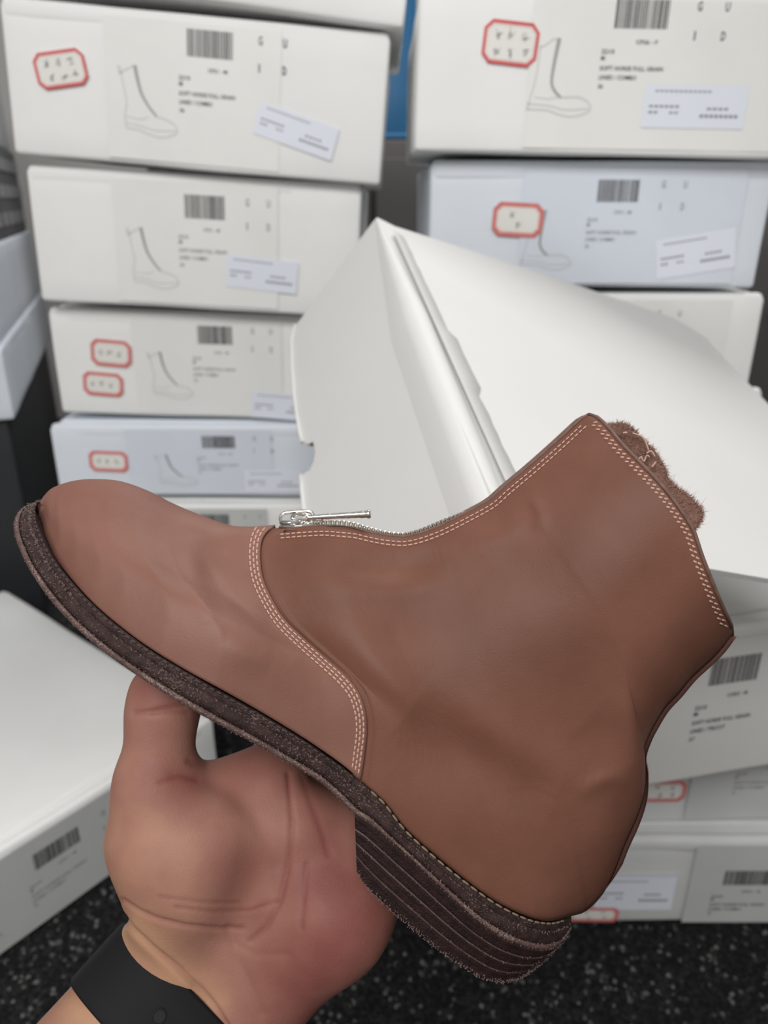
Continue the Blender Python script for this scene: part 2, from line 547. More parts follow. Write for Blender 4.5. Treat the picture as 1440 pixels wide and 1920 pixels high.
def printed_front(root, W, D, H, spec, seed):
    """what is printed and stuck on the front of a box; fractions run from the left edge and from the top edge"""
    rnd = random.Random(seed)
    yf = -D / 2 - spec.get('out', 0.0017)
    X = lambda u: (u - 0.5) * W
    Z = lambda v: (1 - v) * H
    dx, dz = spec.get('shift', (0, 0))
    tone = spec.get('tone', 'warm')
    paper = {'warm': LABELM, 'dull': SHADEDC, 'cool': LABELB, 'grey': LABELG}[tone]
    a, b = spec.get('sheet', (0.26, 0.74))
    s = MB()
    n = 8
    z0s, z1s = Z(0.965), Z(0.06)
    s.add([(x, yf + 0.0003, z) for z in (z0s, z1s) for x in np.linspace(X(a), X(b), n)],
          [(i, i + 1, n + i + 1, n + i) for i in range(n - 1)])
    sheet = obj('printed_label', s.mesh('printed_label'), paper, root, False)
    # barcode
    bx, bw = X(0.468 + dx), 0.122 * W
    bt, bb = Z(0.145 + dz), Z(0.315 + dz)
    m = MB()
    u = 0.0
    while u < 1.0:
        wd = rnd.choice([0.011, 0.018, 0.03, 0.02])
        if u + wd > 1.0: break
        m.add([(bx + bw * u, yf, bb), (bx + bw * (u + wd), yf, bb), (bx + bw * (u + wd), yf, bt), (bx + bw * u, yf, bt)], [(0, 1, 2, 3)])
        u += wd + rnd.choice([0.009, 0.012, 0.02])
    o = obj('barcode', m.mesh('barcode'), INK, sheet, False); tag(o, kind='stuff')
    # lettering
    m = MB()
    hz = H * 0.026
    rows = spec.get('rows', ['2210', 'M', 'SOFT HORSE FULL GRAIN', 'LINED / COMBO', '36'])
    for t, v, wdt in zip(rows, (0.465, 0.505, 0.565, 0.62, 0.675), (0.030, None, 0.148, 0.088, None)):
        write(m, t, X(0.445 + dx), Z(v + dz), hz, yf, None if wdt is None else wdt * W)
    write(m, spec.get('code', 'CP21 - M'), X(0.522 + dx), Z(0.405 + dz), hz * 0.9, yf, 0.05 * W)
    for t, u_, v in (('G', 0.652, 0.205), ('U', 0.715, 0.205), ('I', 0.652, 0.375), ('D', 0.715, 0.375)):
        write(m, t, X(u_ + dx), Z(v + dz), hz * 2.0, yf, None if t == 'I' else 0.011 * W)
    tag(obj('lettering', m.mesh('lettering'), INKG if spec.get('soft') else INK, sheet, False), kind='stuff')
    # boot line drawing
    if spec.get('drawing', True):
        m = MB()
        ox, oz, sw, sh = X(0.285 + dx + spec.get('ddx', 0)), Z(0.84 + dz), 0.155 * W, 0.47 * H
        P = lambda pts: [(ox + sw * p[0], oz + sh * p[1]) for p in pts]
        if spec.get('tall'):
            back, zipl = [(.15, .88), (.13, .55), (.10, .38), (.06, .22), (.02, .05)], [(.42, .98), (.38, .70), (.36, .45), (.40, .33), (.52, .22)]
            top = [(.15, .86), (.24, .90), (.33, .97), (.45, .97)]
        else:
            back, zipl = [(.05, .90), (.10, .62), (.14, .42), (.10, .26), (.11, .07)], [(.30, .93), (.34, .74), (.40, .55), (.52, .38), (.64, .26)]
            top = [(.02, .92), (.03, .80), (.16, .87), (.30, .93)]
        foot = [zipl[-1], (.78, .23), (.92, .18), (.99, .10), (.95, .03), (.72, -.03), (.50, .0), (.33, .05), (back[-1][0], .06)]
        m.ribbon(smoothc(P(back), 20), 0.0011, yf)
        m.ribbon(resample(P(top), 14), 0.0011, yf)
        m.ribbon(smoothc(P(foot), 40), 0.0012, yf)
        m.ribbon(smoothc(P([(back[-1][0], .13), (.35, .11), (.60, .06), (.97, .08)]), 24), 0.0010, yf)
        m.ribbon(smoothc(P([(.12, .22), (.35, .20), (.5, .24)]), 12), 0.0008, yf)
        tag(obj('boot_drawing', m.mesh('boot_drawing'), INKL, sheet, False), kind='stuff')
        m = MB()
        m.ribbon(smoothc(P(zipl), 24), np.linspace(0.0034, 0.0020, 24), yf - 0.0002)
        obj('drawn_zip', m.mesh('drawn_zip'), INKM, sheet, False)
    # red bordered price stickers
    for st in spec.get('stickers', []):
        u, v, ww, hh, ang, style = st
        cx, cz = X(u), Z(v)
        ca, sa = math.cos(ang), math.sin(ang)
        R = lambda p: (cx + p[0] * ca - p[1] * sa, yf - 0.0006, cz + p[0] * sa + p[1] * ca)

        def octo(w_, h_, c):
            a_, b_ = w_ / 2, h_ / 2
            return [(-a_ + c, -b_), (a_ - c, -b_), (a_, -b_ + c), (a_, b_ - c), (a_ - c, b_), (-a_ + c, b_), (-a_, b_ - c), (-a_, -b_ + c)]
        m = MB(); m.add([R(p) for p in octo(ww, hh, hh * .2)], [tuple(range(8))])
        so = obj('price_sticker', m.mesh('price_sticker'), STICK, root, False)
        m = MB()
        th = 0.0028 if style == 'octo' else 0.0040
        o1, o2 = octo(ww, hh, hh * .2), octo(ww - 2 * th, hh - 2 * th, hh * .15)
        yy = lambda p, e: (p[0], p[1] - e, p[2])
        m.add([yy(R(p), .0002) for p in o1 + o2], [(i, (i + 1) % 8, 8 + (i + 1) % 8, 8 + i) for i in range(8)])
        i1, i2 = octo(ww - 2 * th - .0016, hh - 2 * th - .0016, hh * .14), octo(ww - 2 * th - .0024, hh - 2 * th - .0024, hh * .135)
        m.add([yy(R(p), .0002) for p in i1 + i2], [(i, (i + 1) % 8, 8 + (i + 1) % 8, 8 + i) for i in range(8)], 1)
        obj('red_border', m.mesh('red_border'), [RED if style == 'octo' else RED2, PINK], so, False)
        m = MB()
        spots = st_spots.get(spec.get('hand', 'full'))
        for (a_, b_) in spots:
            p = R((a_ * ww, b_ * hh))
            scribble(m, rnd, p[0], p[2], hh * 0.22, p[1] - 0.0003, 0.0005, 6)
        tag(obj('handwriting', m.mesh('handwriting'), INKG, so, False), kind='stuff')
    # pale shipping label, its matrix code left out
    for (u, v, ww, hh, ang) in spec.get('ship', []):
        cx, cz = X(u), Z(v)
        ca, sa = math.cos(ang), math.sin(ang)
        R = lambda p, e=0.0005: (cx + p[0] * ca - p[1] * sa, yf - e, cz + p[0] * sa + p[1] * ca)
        m = MB(); a_, b_ = ww / 2, hh / 2
        m.add([R(p) for p in ((-a_, -b_), (a_, -b_), (a_, b_), (-a_, b_))], [(0, 1, 2, 3)])
        so = obj('shipping_label', m.mesh('shipping_label'), SHIPM, root, False)
        m = MB()
        for (x0, x1, z_, t_) in ((-.40, .15, .34, .035), (-.44, -.14, -.02, .05), (-.44, -.34, -.16, .05), (-.24, -.14, -.16, .04), (.12, .34, -.06, .05), (.06, .44, -.24, .07)):
            nseg = max(2, int((x1 - x0) / 0.045))
            for q in range(nseg):
                p0 = x0 + (x1 - x0) * q / nseg; p1 = p0 + (x1 - x0) / nseg * 0.72
                m.add([R((p * ww, zz * hh), .0008) for p, zz in ((p0, z_), (p1, z_), (p1, z_ + t_), (p0, z_ + t_))], [(0, 1, 2, 3)])
        tag(obj('small_print', m.mesh('small_print'), INKG, so, False), kind='stuff')


st_spots = {'full': [(-.26, .18), (-.02, .2), (.24, .17), (-.22, -.2), (.04, -.22), (.27, -.16)],
            'few': [(-.12, .12), (.03, -.14)], 'one': [(-.05, .0)], 'mid': [(-.25, .0), (-.05, .02), (.2, -.02)]}


def shoebox(label, M, W, D, H, seed, card=CARD, spec=None, group='white shoeboxes in the stacks', lidgap=True, amp=0.0013, bulge=0.0, name='shoebox'):
    t = thing(name, label, 'box', M, group=group)
    lip = 0.004
    obj('carton', rounded_box('carton', W, D, H - lip, 0.0045, seed, amp, bulge=bulge), card, t)
    # folded rim along the front and the recessed lid panel behind it
    rim = rounded_box('front_rim', W - 0.002, 0.013, 0.020, 0.006, seed + 1, amp * 0.6, nx=14, ny=1, nz=1, z0=H - 0.0200)
    v = np.array([q.co[:] for q in rim.vertices]); v[:, 1] += -D / 2 + 0.0064
    rim.vertices.foreach_set('co', v.ravel())
    obj('front_rim', rim, card, t)
    lid = rounded_box('lid', W - 0.012, D - 0.026, 0.006, 0.002, seed + 2, amp * 0.8, nz=1, z0=H - 0.0066)
    v = np.array([q.co[:] for q in lid.vertices]); v[:, 1] += 0.011
    lid.vertices.foreach_set('co', v.ravel())
    obj('lid', lid, card, t)
    if spec is not None:
        printed_front(t, W, D, H, spec, seed)
    return t


def fit(TL, TR, BR, BL, Y):
    q = [onY(*p, Y) for p in (TL, TR, BR, BL)]
    W = (np.linalg.norm(q[1] - q[0]) + np.linalg.norm(q[2] - q[3])) / 2
    H = (np.linalg.norm(q[0] - q[3]) + np.linalg.norm(q[1] - q[2])) / 2
    c = sum(q) / 4
    d = (q[1] - q[0]) + (q[2] - q[3])
    rho = math.atan2(d[2], d[0])
    return W, H, c, rho


def front_box(label, TL, TR, BR, BL, Y, seed, D=0.31, **kw):
    W, H, c, rho = fit(TL, TR, BR, BL, Y)
    M = Matrix.Translation(Vector((c[0], Y + D / 2, c[2]))) @ Matrix.Rotation(-rho, 4, 'Y') @ Matrix.Translation(Vector((0, 0, -H / 2)))
    return shoebox(label, M, W, D, H, seed, **kw), W, H, c


SL = lambda u, v, w_, h_, a, s='octo': (u, v, w_, h_, a, s)
L0 = front_box('white shoebox topping the left stack, cut off above and tilted down rightwards', (-60, -235), (790, -150), (743, 64), (-5, -72), 0.865, 1,
               spec=None)
L1 = front_box('white shoebox second from the top of the left stack, one red-bordered sticker at its left', (4, -12), (738, 64), (708, 346), (18, 289), 0.88, 2,
               spec=dict(stickers=[SL(.147, .42, .053, .033, .2)], ship=[(.765, .68, .086, .032, -.235)], sheet=(.26, .72), shift=(.008, -.05)))
L2 = front_box('white shoebox third from the top of the left stack, without any red sticker', (44, 304), (693, 350), (655, 592), (80, 566), 0.90, 3,
               spec=dict(ship=[(.70, .70, .082, .036, -.06)], sheet=(.25, .75), soft=1))
L3 = front_box('white shoebox in the left stack with two red-bordered stickers one above the other', (86, 575), (650, 598), (622, 788), (117, 775), 0.93, 4,
               spec=dict(stickers=[SL(.205, .40, .05, .033, -.06, 'thick'), SL(.165, .70, .05, .03, -.06, 'thick')], ship=[(.80, .86, .08, .034, -.05)], sheet=(.28, .8), soft=1, hand='mid', shift=(.042, -.03)))
L4 = front_box('bluish white shoebox with one small pale red sticker, partly hidden behind the boot toe', (76, 797), (628, 800), (600, 928), (128, 928), 0.915, 5, card=CARDB,
               spec=dict(stickers=[SL(.20, .50, .05, .028, -.04, 'thick')], ship=[(.80, .78, .075, .03, 0)], sheet=(.27, .8), soft=1, tone='cool', hand='mid', shift=(.08, 0)))
L5 = front_box('shoebox low in the left stack, only its rim and barcode showing above the boot instep', (130, 946), (606, 948), (580, 1062), (165, 1062), 0.905, 6, card=CARD,
               spec=dict(sheet=(.27, .8), tone='grey', soft=1, shift=(.05, 0)))
zb = float(L5[3][2] - L5[2] / 2)
for k, (z0_, z1_) in enumerate(((zb / 2, zb), (0.004, zb / 2))):
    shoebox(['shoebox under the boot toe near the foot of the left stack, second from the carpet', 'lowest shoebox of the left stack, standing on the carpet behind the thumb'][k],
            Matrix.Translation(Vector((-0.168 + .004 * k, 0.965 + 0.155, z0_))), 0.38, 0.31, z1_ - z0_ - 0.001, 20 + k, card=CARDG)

R1 = front_box('white shoebox topping the right stack, tall boot drawing beside a red octagonal sticker', (784, -24), (1590, -12), (1572, 298), (780, 280), 0.80, 7,
               spec=dict(stickers=[SL(.213, .325, .051, .035, -.08)], ship=[(.66, .69, .098, .036, .0)], tall=1, code='CP26 - F', sheet=(.26, .9), rows=['2210', 'M', 'SOFT HORSE FULL GRAIN', 'LINED / COMBO', '36'], shift=(-.02, -.09), ddx=-.005))
R2 = front_box('bluish white shoebox second from the top of the right stack, its red-bordered sticker nearly blank', (797, 297), (1449, 305), (1426, 537), (812, 540), 0.828, 8, card=CARDB,
               spec=dict(stickers=[SL(.26, .455, .052, .033, -.05, 'thick')], ship=[(.80, .72, .082, .04, .16)], tall=1, tone='cool', sheet=(.27, .92), hand='few', soft=1, shift=(.02, 0), ddx=-.03))
R3 = front_box('white shoebox third from the top of the right stack, behind the slanted box lid', (800, 553), (1442, 551), (1396, 748), (845, 748), 0.835, 9,
               spec=dict(sheet=(.27, .9), soft=1, shift=(.02, 0), drawing=False, tall=1))
zr = float(R3[3][2] - R3[2] / 2)
nr = 4
for k in range(nr):
    shoebox(['shoebox just below the slanted lid in the right stack, hidden by it', 'shoebox fifth from the top of the right stack, hidden behind the boot shaft',
             'shoebox sixth from the top of the right stack, hidden behind the near pile', 'lowest shoebox of the far right stack, on the carpet behind the near pile'][k],
            Matrix.Translation(Vector((0.262, 0.895 + 0.155, zr * (nr - 1 - k) / nr + (0.004 if k == nr - 1 else 0)))), 0.40, 0.31, zr / nr - 0.001 - (0.004 if k == nr - 1 else 0), 30 + k)

# near pile on the right
yaw = math.radians(12.4)
ex, ey = np.array([math.cos(yaw), math.sin(yaw)]), np.array([-math.sin(yaw), math.cos(yaw)])
W1, D1, H1 = 0.40, 0.245, 0.163
c2 = np.array([0.143, 0.514]) + ex * W1 / 2 + ey * D1 / 2
shoebox('white shoebox on top of the near right pile, barcode beside the boot heel', Matrix.Translation(Vector((c2[0], c2[1], 0.251))) @ Matrix.Rotation(yaw, 4, 'Z'), W1, D1, H1, 11, card=SHADEDC,
        spec=dict(sheet=(.012, .988), rows=['2210', 'M', 'SOFT HORSE FULL GRAIN', 'LINED / TRICOT', '37'], code='COR21 - M', drawing=False, shift=(-.11, .03), tone='dull', ship=[]), amp=0.002)
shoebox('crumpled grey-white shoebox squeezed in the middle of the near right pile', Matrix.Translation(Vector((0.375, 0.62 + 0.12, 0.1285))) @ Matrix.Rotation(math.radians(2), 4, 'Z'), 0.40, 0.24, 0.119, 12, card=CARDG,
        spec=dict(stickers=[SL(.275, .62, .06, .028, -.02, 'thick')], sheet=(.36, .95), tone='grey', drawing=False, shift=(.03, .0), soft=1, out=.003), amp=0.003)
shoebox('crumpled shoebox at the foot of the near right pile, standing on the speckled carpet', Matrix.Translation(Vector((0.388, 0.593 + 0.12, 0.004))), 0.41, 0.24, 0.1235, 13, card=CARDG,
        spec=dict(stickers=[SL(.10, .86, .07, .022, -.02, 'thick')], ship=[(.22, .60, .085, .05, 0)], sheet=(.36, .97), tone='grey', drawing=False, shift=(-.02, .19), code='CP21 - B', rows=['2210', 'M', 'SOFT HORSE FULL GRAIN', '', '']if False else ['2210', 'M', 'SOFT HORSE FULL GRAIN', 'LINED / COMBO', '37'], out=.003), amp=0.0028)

# large carton on the floor at the lower left
th = math.atan2(.78, .63)
ux, uy = np.array([math.cos(th), math.sin(th)]), np.array([-math.sin(th), math.cos(th)])
WB, DB, HB = 0.44, 0.55, 0.128
cB = np.array([-0.221, 0.789]) - ux * WB / 2 + uy * DB / 2
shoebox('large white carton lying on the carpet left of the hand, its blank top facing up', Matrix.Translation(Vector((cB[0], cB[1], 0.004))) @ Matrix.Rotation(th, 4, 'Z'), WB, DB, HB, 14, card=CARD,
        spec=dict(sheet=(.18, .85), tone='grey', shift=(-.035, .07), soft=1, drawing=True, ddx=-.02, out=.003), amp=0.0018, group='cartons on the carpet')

# grey-blue box on a black cabinet at the left edge
ts = math.atan2(.95, -.32)
sx_, sy_ = np.array([math.cos(ts), math.sin(ts)]), np.array([-math.sin(ts), math.cos(ts)])
cS = np.array([-.755, 1.62]) + sy_ * 0.2
MS = Matrix.Rotation(ts, 4, 'Z')
shoebox('long bluish white box lying on the black cabinet at the left edge', Matrix.Translation(Vector((cS[0], cS[1], 0.411))) @ MS, 0.86, 0.40, 0.118, 15, card=CARDB, group='boxes beyond the left stack')
shoebox('pale bluish box resting on the long box above the black cabinet, left edge', Matrix.Translation(Vector((cS[0], cS[1], 0.530))) @ MS, 0.84, 0.39, 0.148, 17, card=CARDB, group='boxes beyond the left stack')
t = thing('cabinet', 'low black cabinet standing on the carpet under the long bluish box', 'cabinet', Matrix.Translation(Vector((cS[0], cS[1], 0.0))) @ MS)
obj('cabinet_body', rounded_box('cabinet_body', 0.82, 0.37, 0.385, 0.003, 3, 0, z0=0.02), BLACKC, t)
obj('cabinet_top', rounded_box('cabinet_top', 0.83, 0.38, 0.006, 0.002, 3, 0, z0=0.4045, nz=1), BLACKC, t)
obj('plinth', rounded_box('plinth', 0.78, 0.33, 0.0195, 0.002, 3, 0, z0=0.0005, nz=1), BLACKC, t)
t = thing('grey_carton', 'dark grey carton with pale printed panels behind the left stack', 'box', Matrix.Translation(Vector((cS[0], cS[1], 0.679))) @ MS)
obj('carton', rounded_box('carton', 0.80, 0.38, 0.175, 0.006, 4, 0.002), GREYB, t)
m = MB()
for i in range(7):
    for j in range(3):
        x, z = -0.33 + 0.108 * i + 0.02 * (j % 2), 0.035 + 0.052 * j
        m.box((x, -0.1915, z), (0.06 + .014 * ((i * 3 + j) % 3), 0.004, 0.024))
tag(obj('printed_panel', m.mesh('printed_panel'), PATCH, t, False), kind='stuff')
t = shoebox('white box at the far left edge on the dark grey carton', Matrix.Translation(Vector((cS[0], cS[1], 0.8555))) @ MS, 0.76, 0.37, 0.22, 16, card=CARDG, group='boxes beyond the left stack')

# dark cupboard with a blue bin behind the gap between the stacks
t = thing('cupboard', 'dark grey steel cupboard seen in the gap between the two stacks', 'cupboard', loc=(0.45, 1.95, 0))
obj('cupboard_body', rounded_box('cupboard_body', 1.9, 0.44, 0.86, 0.004, 5, 0, z0=0.005), DARKG, t)
for k in range(4):
    dr = rounded_box('cupboard_door', 0.462, 0.016, 0.80, 0.003, 6, 0, z0=0.03, nz=2)
    v = np.array([q.co[:] for q in dr.vertices]); v[:, 0] += -0.711 + 0.474 * k; v[:, 1] -= 0.229
    dr.vertices.foreach_set('co', v.ravel())
    d_ = obj('cupboard_door', dr, DARKG, t)
    m = MB(); m.tube([(-0.711 + 0.474 * k + 0.18, -0.252, 0.5), (-0.711 + 0.474 * k + 0.18, -0.252, 0.62)], 0.006)
    m.box((-0.711 + 0.474 * k + 0.18, -0.244, 0.51), (0.008, 0.02, 0.008)); m.box((-0.711 + 0.474 * k + 0.18, -0.244, 0.61), (0.008, 0.02, 0.008))
    obj('door_handle', m.mesh('door_handle'), DARKG, d_)
t = thing('storage_bin', 'blue plastic bin standing on the dark cupboard in the gap between stacks', 'bin', loc=(-0.235, 1.92, 0.866))
obj('bin_body', rounded_box('bin_body', 0.60, 0.34, 0.48, 0.012, 7, 0.001), BLUE, t)
obj('bin_rim', rounded_box('bin_rim', 0.63, 0.37, 0.03, 0.010, 8, 0, z0=0.465, nz=1), BLUE, t)
obj('bin_foot_rail', rounded_box('bin_foot_rail', 0.607, 0.347, 0.012, 0.004, 8, 0, z0=0.001, nz=1), BLUE, t)


# ================================================================== TILTED BOX LID
KL = 0.70
uC = np.array([2.24, .383, 1.0]); uC /= np.linalg.norm(uC)
vC = -np.array([-.249, -1.006, 1.0]); vC /= np.linalg.norm(vC)       # towards the viewer
nC = np.cross(uC, -vC); nC /= np.linalg.norm(nC)
K3 = U(705, 405, 0.9265 * KL)
if nC[2] > 0: nC = -nC                                               # the side that faces the camera
wC = -nC                                                             # away from the top surface
al = math.radians(15)
wS = math.cos(al) * wC - math.sin(al) * uC                           # splayed left wall
nS = np.cross(wS, vC); nS /= np.linalg.norm(nS)
if nS[2] > 0: nS = -nS


def onplane(px, n, p0):
    r = U(px[0], px[1], 1.0)
    return r * (np.dot(n, p0) / np.dot(n, r))


lidbase = C(K3 + 0.2 * uC + 0.2 * vC)
lt = thing('box_lid', 'large blank white cardboard lid, slanted and open, right behind the boot shaft', 'box lid', loc=lidbase)


def panel(name, outline, n, th_, parent, mats, edge=None):
    p = np.array([onplane(q, n, K3) for q in outline])
    k = len(p)
    v = C(np.vstack([p, p - n * th_]))
    f = [tuple(range(k)), tuple(range(2 * k - 1, k - 1, -1))] + [(i, i + k, (i + 1) % k + k, (i + 1) % k) for i in range(k)]
    me = mesh(name, v, f, lidbase)
    mi = [0, 0] + [1 if edge and i in edge else 0 for i in range(k)]
    me.polygons.foreach_set('material_index', mi)
    bm = bmesh.new(); bm.from_mesh(me); bmesh.ops.recalc_face_normals(bm, faces=bm.faces); bm.to_mesh(me); bm.free()
    return obj(name, me, mats, parent, False)


rnd = random.Random(3)
top_edge = [(708, 408), (740, 424), (900, 475), (1060, 527), (1238, 588), (1262, 596), (1300, 618), (1327, 636), (1334, 646), (1440, 757), (1545, 872)]
bot_edge = [(1600, 1112), (1440, 1085), (1340, 1068), (1240, 1052), (1100, 1036), (960, 1024)]
panel('top_panel', top_edge + bot_edge, nC, 0.004, lt, [LIDC, KRAFT])
left = [(703, 411), (630, 508), (557, 607), (550, 640), (551, 690), (556, 740), (561, 780), (566, 815), (570, 831), (578, 833), (587, 828), (591, 846), (588, 866), (580, 882), (566, 890), (568, 920), (572, 960), (580, 1010), (600, 1110), (960, 1090), (960, 1024)]
panel('side_panel', left, nS, 0.005, lt, [LIDC, KRAFT], edge={5, 6, 7, 8, 9})
# bright cut edge of the side panel
m = MB()
pe = np.array([onplane(q, nS, K3) for q in [(556, 610), (549, 640), (550, 690), (554, 740), (559, 780), (565, 815), (569, 830)]])
m.tube(C(pe + nS * 0.0012), 0.0016, 8)
pe = np.array([onplane(q, nS, K3) for q in [(566, 892), (569, 925), (573, 965), (581, 1010)]])
m.tube(C(pe + nS * 0.0012), 0.0017, 8)
tag(obj('cut_edge', m.mesh('cut_edge', lidbase), LIDC, lt), kind='stuff')
# rolled fold along the crease, then a thin folded flap with an uneven edge
m = MB()
cr = np.array([K3 + vC * s for s in np.linspace(0.0, 0.42, 12)])
prof = []
for p in cr:
    pass
off = uC * 0.010 + wC * 0.0
fold = MB()
ring = [(-0.026, 0.0003), (-0.019, 0.0013), (-0.010, 0.0024), (-0.002, 0.0034), (0.005, 0.0034), (0.010, 0.0022), (0.013, 0.0004)]
vs, fs = [], []
cr = np.array([K3 + vC * s for s in np.linspace(0.004, 0.42, 14)])
for i, p in enumerate(cr):
    sp_ = 0.12 + 0.88 * min(1, i / 5)
    for (a, b) in ring:
        q = min(1, max(0, (a + .012) / .016))
        n_e = nS * (1 - q) + nC * q
        n_e /= np.linalg.norm(n_e)
        vs.append(p + (uC if a > 0 else -wS * -1.0 * -1.0) * abs(a) * sp_ * (1.0 if a > 0 else -1.0) + n_e * b * sp_)
nr_ = len(ring)
for i in range(len(cr) - 1):
    for j in range(nr_ - 1):
        fs.append((i * nr_ + j, i * nr_ + j + 1, (i + 1) * nr_ + j + 1, (i + 1) * nr_ + j))
fo = obj('folded_edge', mesh('folded_edge', C(np.array(vs)), fs, lidbase), LIDC, lt)
vs, fs = [], []
n_ = 40
for i in range(n_):
    s = 0.03 + 0.385 * i / (n_ - 1)
    wob = 0.0016 * noise.noise(Vector((s * 60, 0, 0))) + (0.004 if 16 <= i <= 22 else 0.0) * 1
    a0 = 0.010 + 0.010 * i / n_
    p = K3 + vC * s
    vs += [p + uC * a0 * 0.8 + nC * 0.0042, p + uC * (a0 + 0.010 + wob) + nC * 0.0016, p + uC * (a0 + 0.0102 + wob) + nC * 0.0002]
for i in range(n_ - 1):
    for j in range(2):
        fs.append((i * 3 + j, i * 3 + j + 1, (i + 1) * 3 + j + 1, (i + 1) * 3 + j))
obj('folded_flap', mesh('folded_flap', C(np.array(vs)), fs, lidbase), LIDC, lt)


# ================================================================== BOOT
D0 = 0.315
bootbase = C(U(560, 1420, D0))
boot = thing('ankle_boot', 'brown leather ankle boot with front zip and stacked heel, held up by the hand', 'boot', loc=bootbase)

dors_v = [(75, 942), (84, 928), (100, 914), (135, 902), (175, 898), (225, 902), (275, 919), (325, 944), (375, 965), (425, 983), (450, 987), (480, 987), (516, 984)]
vent_v = [(75, 942), (73, 958), (74, 975), (82, 1005), (100, 1042), (130, 1082), (170, 1126), (215, 1166), (275, 1211), (350, 1257), (425, 1298), (500, 1341), (575, 1387), (640, 1432), (676, 1463)]
seam = [(516, 984), (499, 997), (490, 1016), (488, 1045), (493, 1082), (508, 1118), (533, 1159), (569, 1195), (610, 1231), (650, 1267), (674, 1299), (686, 1337), (688, 1375), (684, 1410), (680, 1440), (676, 1463)]
dors_q = [(516, 993), (564, 989), (606, 987), (637, 989), (668, 992), (689, 997), (718, 1003), (746, 1006), (760, 1006), (787, 1000), (829, 984), (884, 956), (919, 936), (947, 911), (996, 870), (1051, 821), (1089, 786), (1104, 777)]
vent_q = [(676, 1463), (686, 1472), (722, 1505), (762, 1555), (819, 1606), (876, 1652), (933, 1692), (990, 1719), (1030, 1727), (1070, 1718), (1098, 1709), (1127, 1681), (1150, 1641), (1172, 1585), (1195, 1533), (1208, 1488), (1210, 1442), (1206, 1414), (1216, 1383), (1229, 1358), (1247, 1329), (1271, 1303), (1297, 1272), (1324, 1247), (1350, 1221), (1373, 1190)]
collar = [(1104, 777), (1121, 783), (1141, 802), (1169, 836), (1204, 871), (1246, 916), (1280, 961), (1301, 996), (1315, 1038), (1336, 1093), (1357, 1142), (1371, 1172), (1373, 1190)]

WX = np.array([60, 74, 82, 100, 130, 170, 215, 300, 400, 500, 600, 700, 800, 900, 960, 1000, 1040, 1070, 1098, 1110])
WV = np.array([0, .004, .012, .020, .027, .033, .0375, .043, .0455, .042, .037, .0335, .0325, .0325, .031, .028, .021, .012, .003, 0])


def Wvent(px):
    """half width of the feather edge along the foot, by pixel x"""
    return np.interp(px, WX, WV)


def G(P, line, wd):
    """gaussian of the distance to a polyline, in pixels"""
    line = np.asarray(line, float)
    best = np.full(P.shape[:-1], 1e9)
    for a, b in zip(line[:-1], line[1:]):
        ab = b - a
        h = np.clip(((P - a) @ ab) / (ab @ ab), 0, 1)
        d = np.linalg.norm(P - a - h[..., None] * ab, axis=-1)
        best = np.minimum(best, d)
    return np.exp(-(best / wd) ** 2)


def fold(P, line, wd):
    """like G, dying away towards both ends of the line"""
    line = smoothc(line, 24)
    best = np.full(P.shape[:-1], 1e9); par = np.zeros(P.shape[:-1])
    for k, p in enumerate(line):
        d = np.linalg.norm(P - p, axis=-1)
        m_ = d < best
        best = np.where(m_, d, best); par = np.where(m_, k / 23, par)
    return np.exp(-(best / wd) ** 2) * np.sin(PI * np.clip(par, .01, .99)) ** .8


def wrinkles(P):
    t = np.zeros(P.shape[:-1])
    for line, wd, amp in [
        ([(610, 1052), (690, 1066), (760, 1062), (830, 1040)], 24, -.0016),
        ([(640, 1100), (760, 1105), (850, 1080)], 26, .0010),
        ([(860, 1020), (930, 1010), (1000, 960)], 22, .0009),
        ([(560, 1130), (640, 1150), (720, 1140)], 30, -.0007),
        ([(800, 1270), (880, 1330), (960, 1400), (1040, 1440), (1120, 1462)], 40, .0012),
        ([(760, 1340), (850, 1410), (940, 1460), (1040, 1500)], 60, -.0030),
        ([(1100, 1350), (1150, 1400), (1170, 1440)], 46, -.0012),
        ([(1190, 1290), (1180, 1350), (1188, 1420), (1196, 1470)], 26, .0006),
        ([(1080, 1490), (1140, 1460), (1180, 1470)], 16, .0012),
        ([(990, 930), (1012, 960), (1010, 1000)], 14, .0008),
        ([(345, 1000), (360, 1060), (385, 1140), (400, 1170)], 20, .0011),
        ([(380, 1010), (400, 1080), (425, 1140)], 24, -.0010),
        ([(440, 1090), (470, 1130), (500, 1180)], 20, .0009),
        ([(420, 1200), (470, 1230), (510, 1240)], 26, .0009),
        ([(455, 1160), (500, 1200), (560, 1230)], 22, -.0008),
        ([(425, 985), (432, 1010), (420, 1040)], 18, -.0010),
    ]:
        t += 1.25 * amp * fold(P, line, wd)
    x, y = P[..., 0], P[..., 1]
    t += .0006 * np.sin(x / 57 + y / 91) * np.sin(y / 73 - x / 140 + 1.3)
    return t


def coons(Dc, Vc, Lc, Rc, nu, nv):
    u = np.linspace(0, 1, nu + 1)[:, None, None]; v = np.linspace(0, 1, nv + 1)[None, :, None]
    D_, V_ = Dc[:, None], Vc[:, None]
    L_, R_ = Lc[None], Rc[None]
    P = (1 - v) * D_ + v * V_ + (1 - u) * L_ + u * R_ - ((1 - u) * (1 - v) * Dc[0] + u * (1 - v) * Dc[-1] + (1 - u) * v * Vc[0] + u * v * Vc[-1])
    return P


def grid_faces(a, b, wrap=False):
    f = []
    for i in range(a - 1):
        for j in range(b - 1):
            f.append((i * b + j, i * b + j + 1, (i + 1) * b + j + 1, (i + 1) * b + j))
    return f


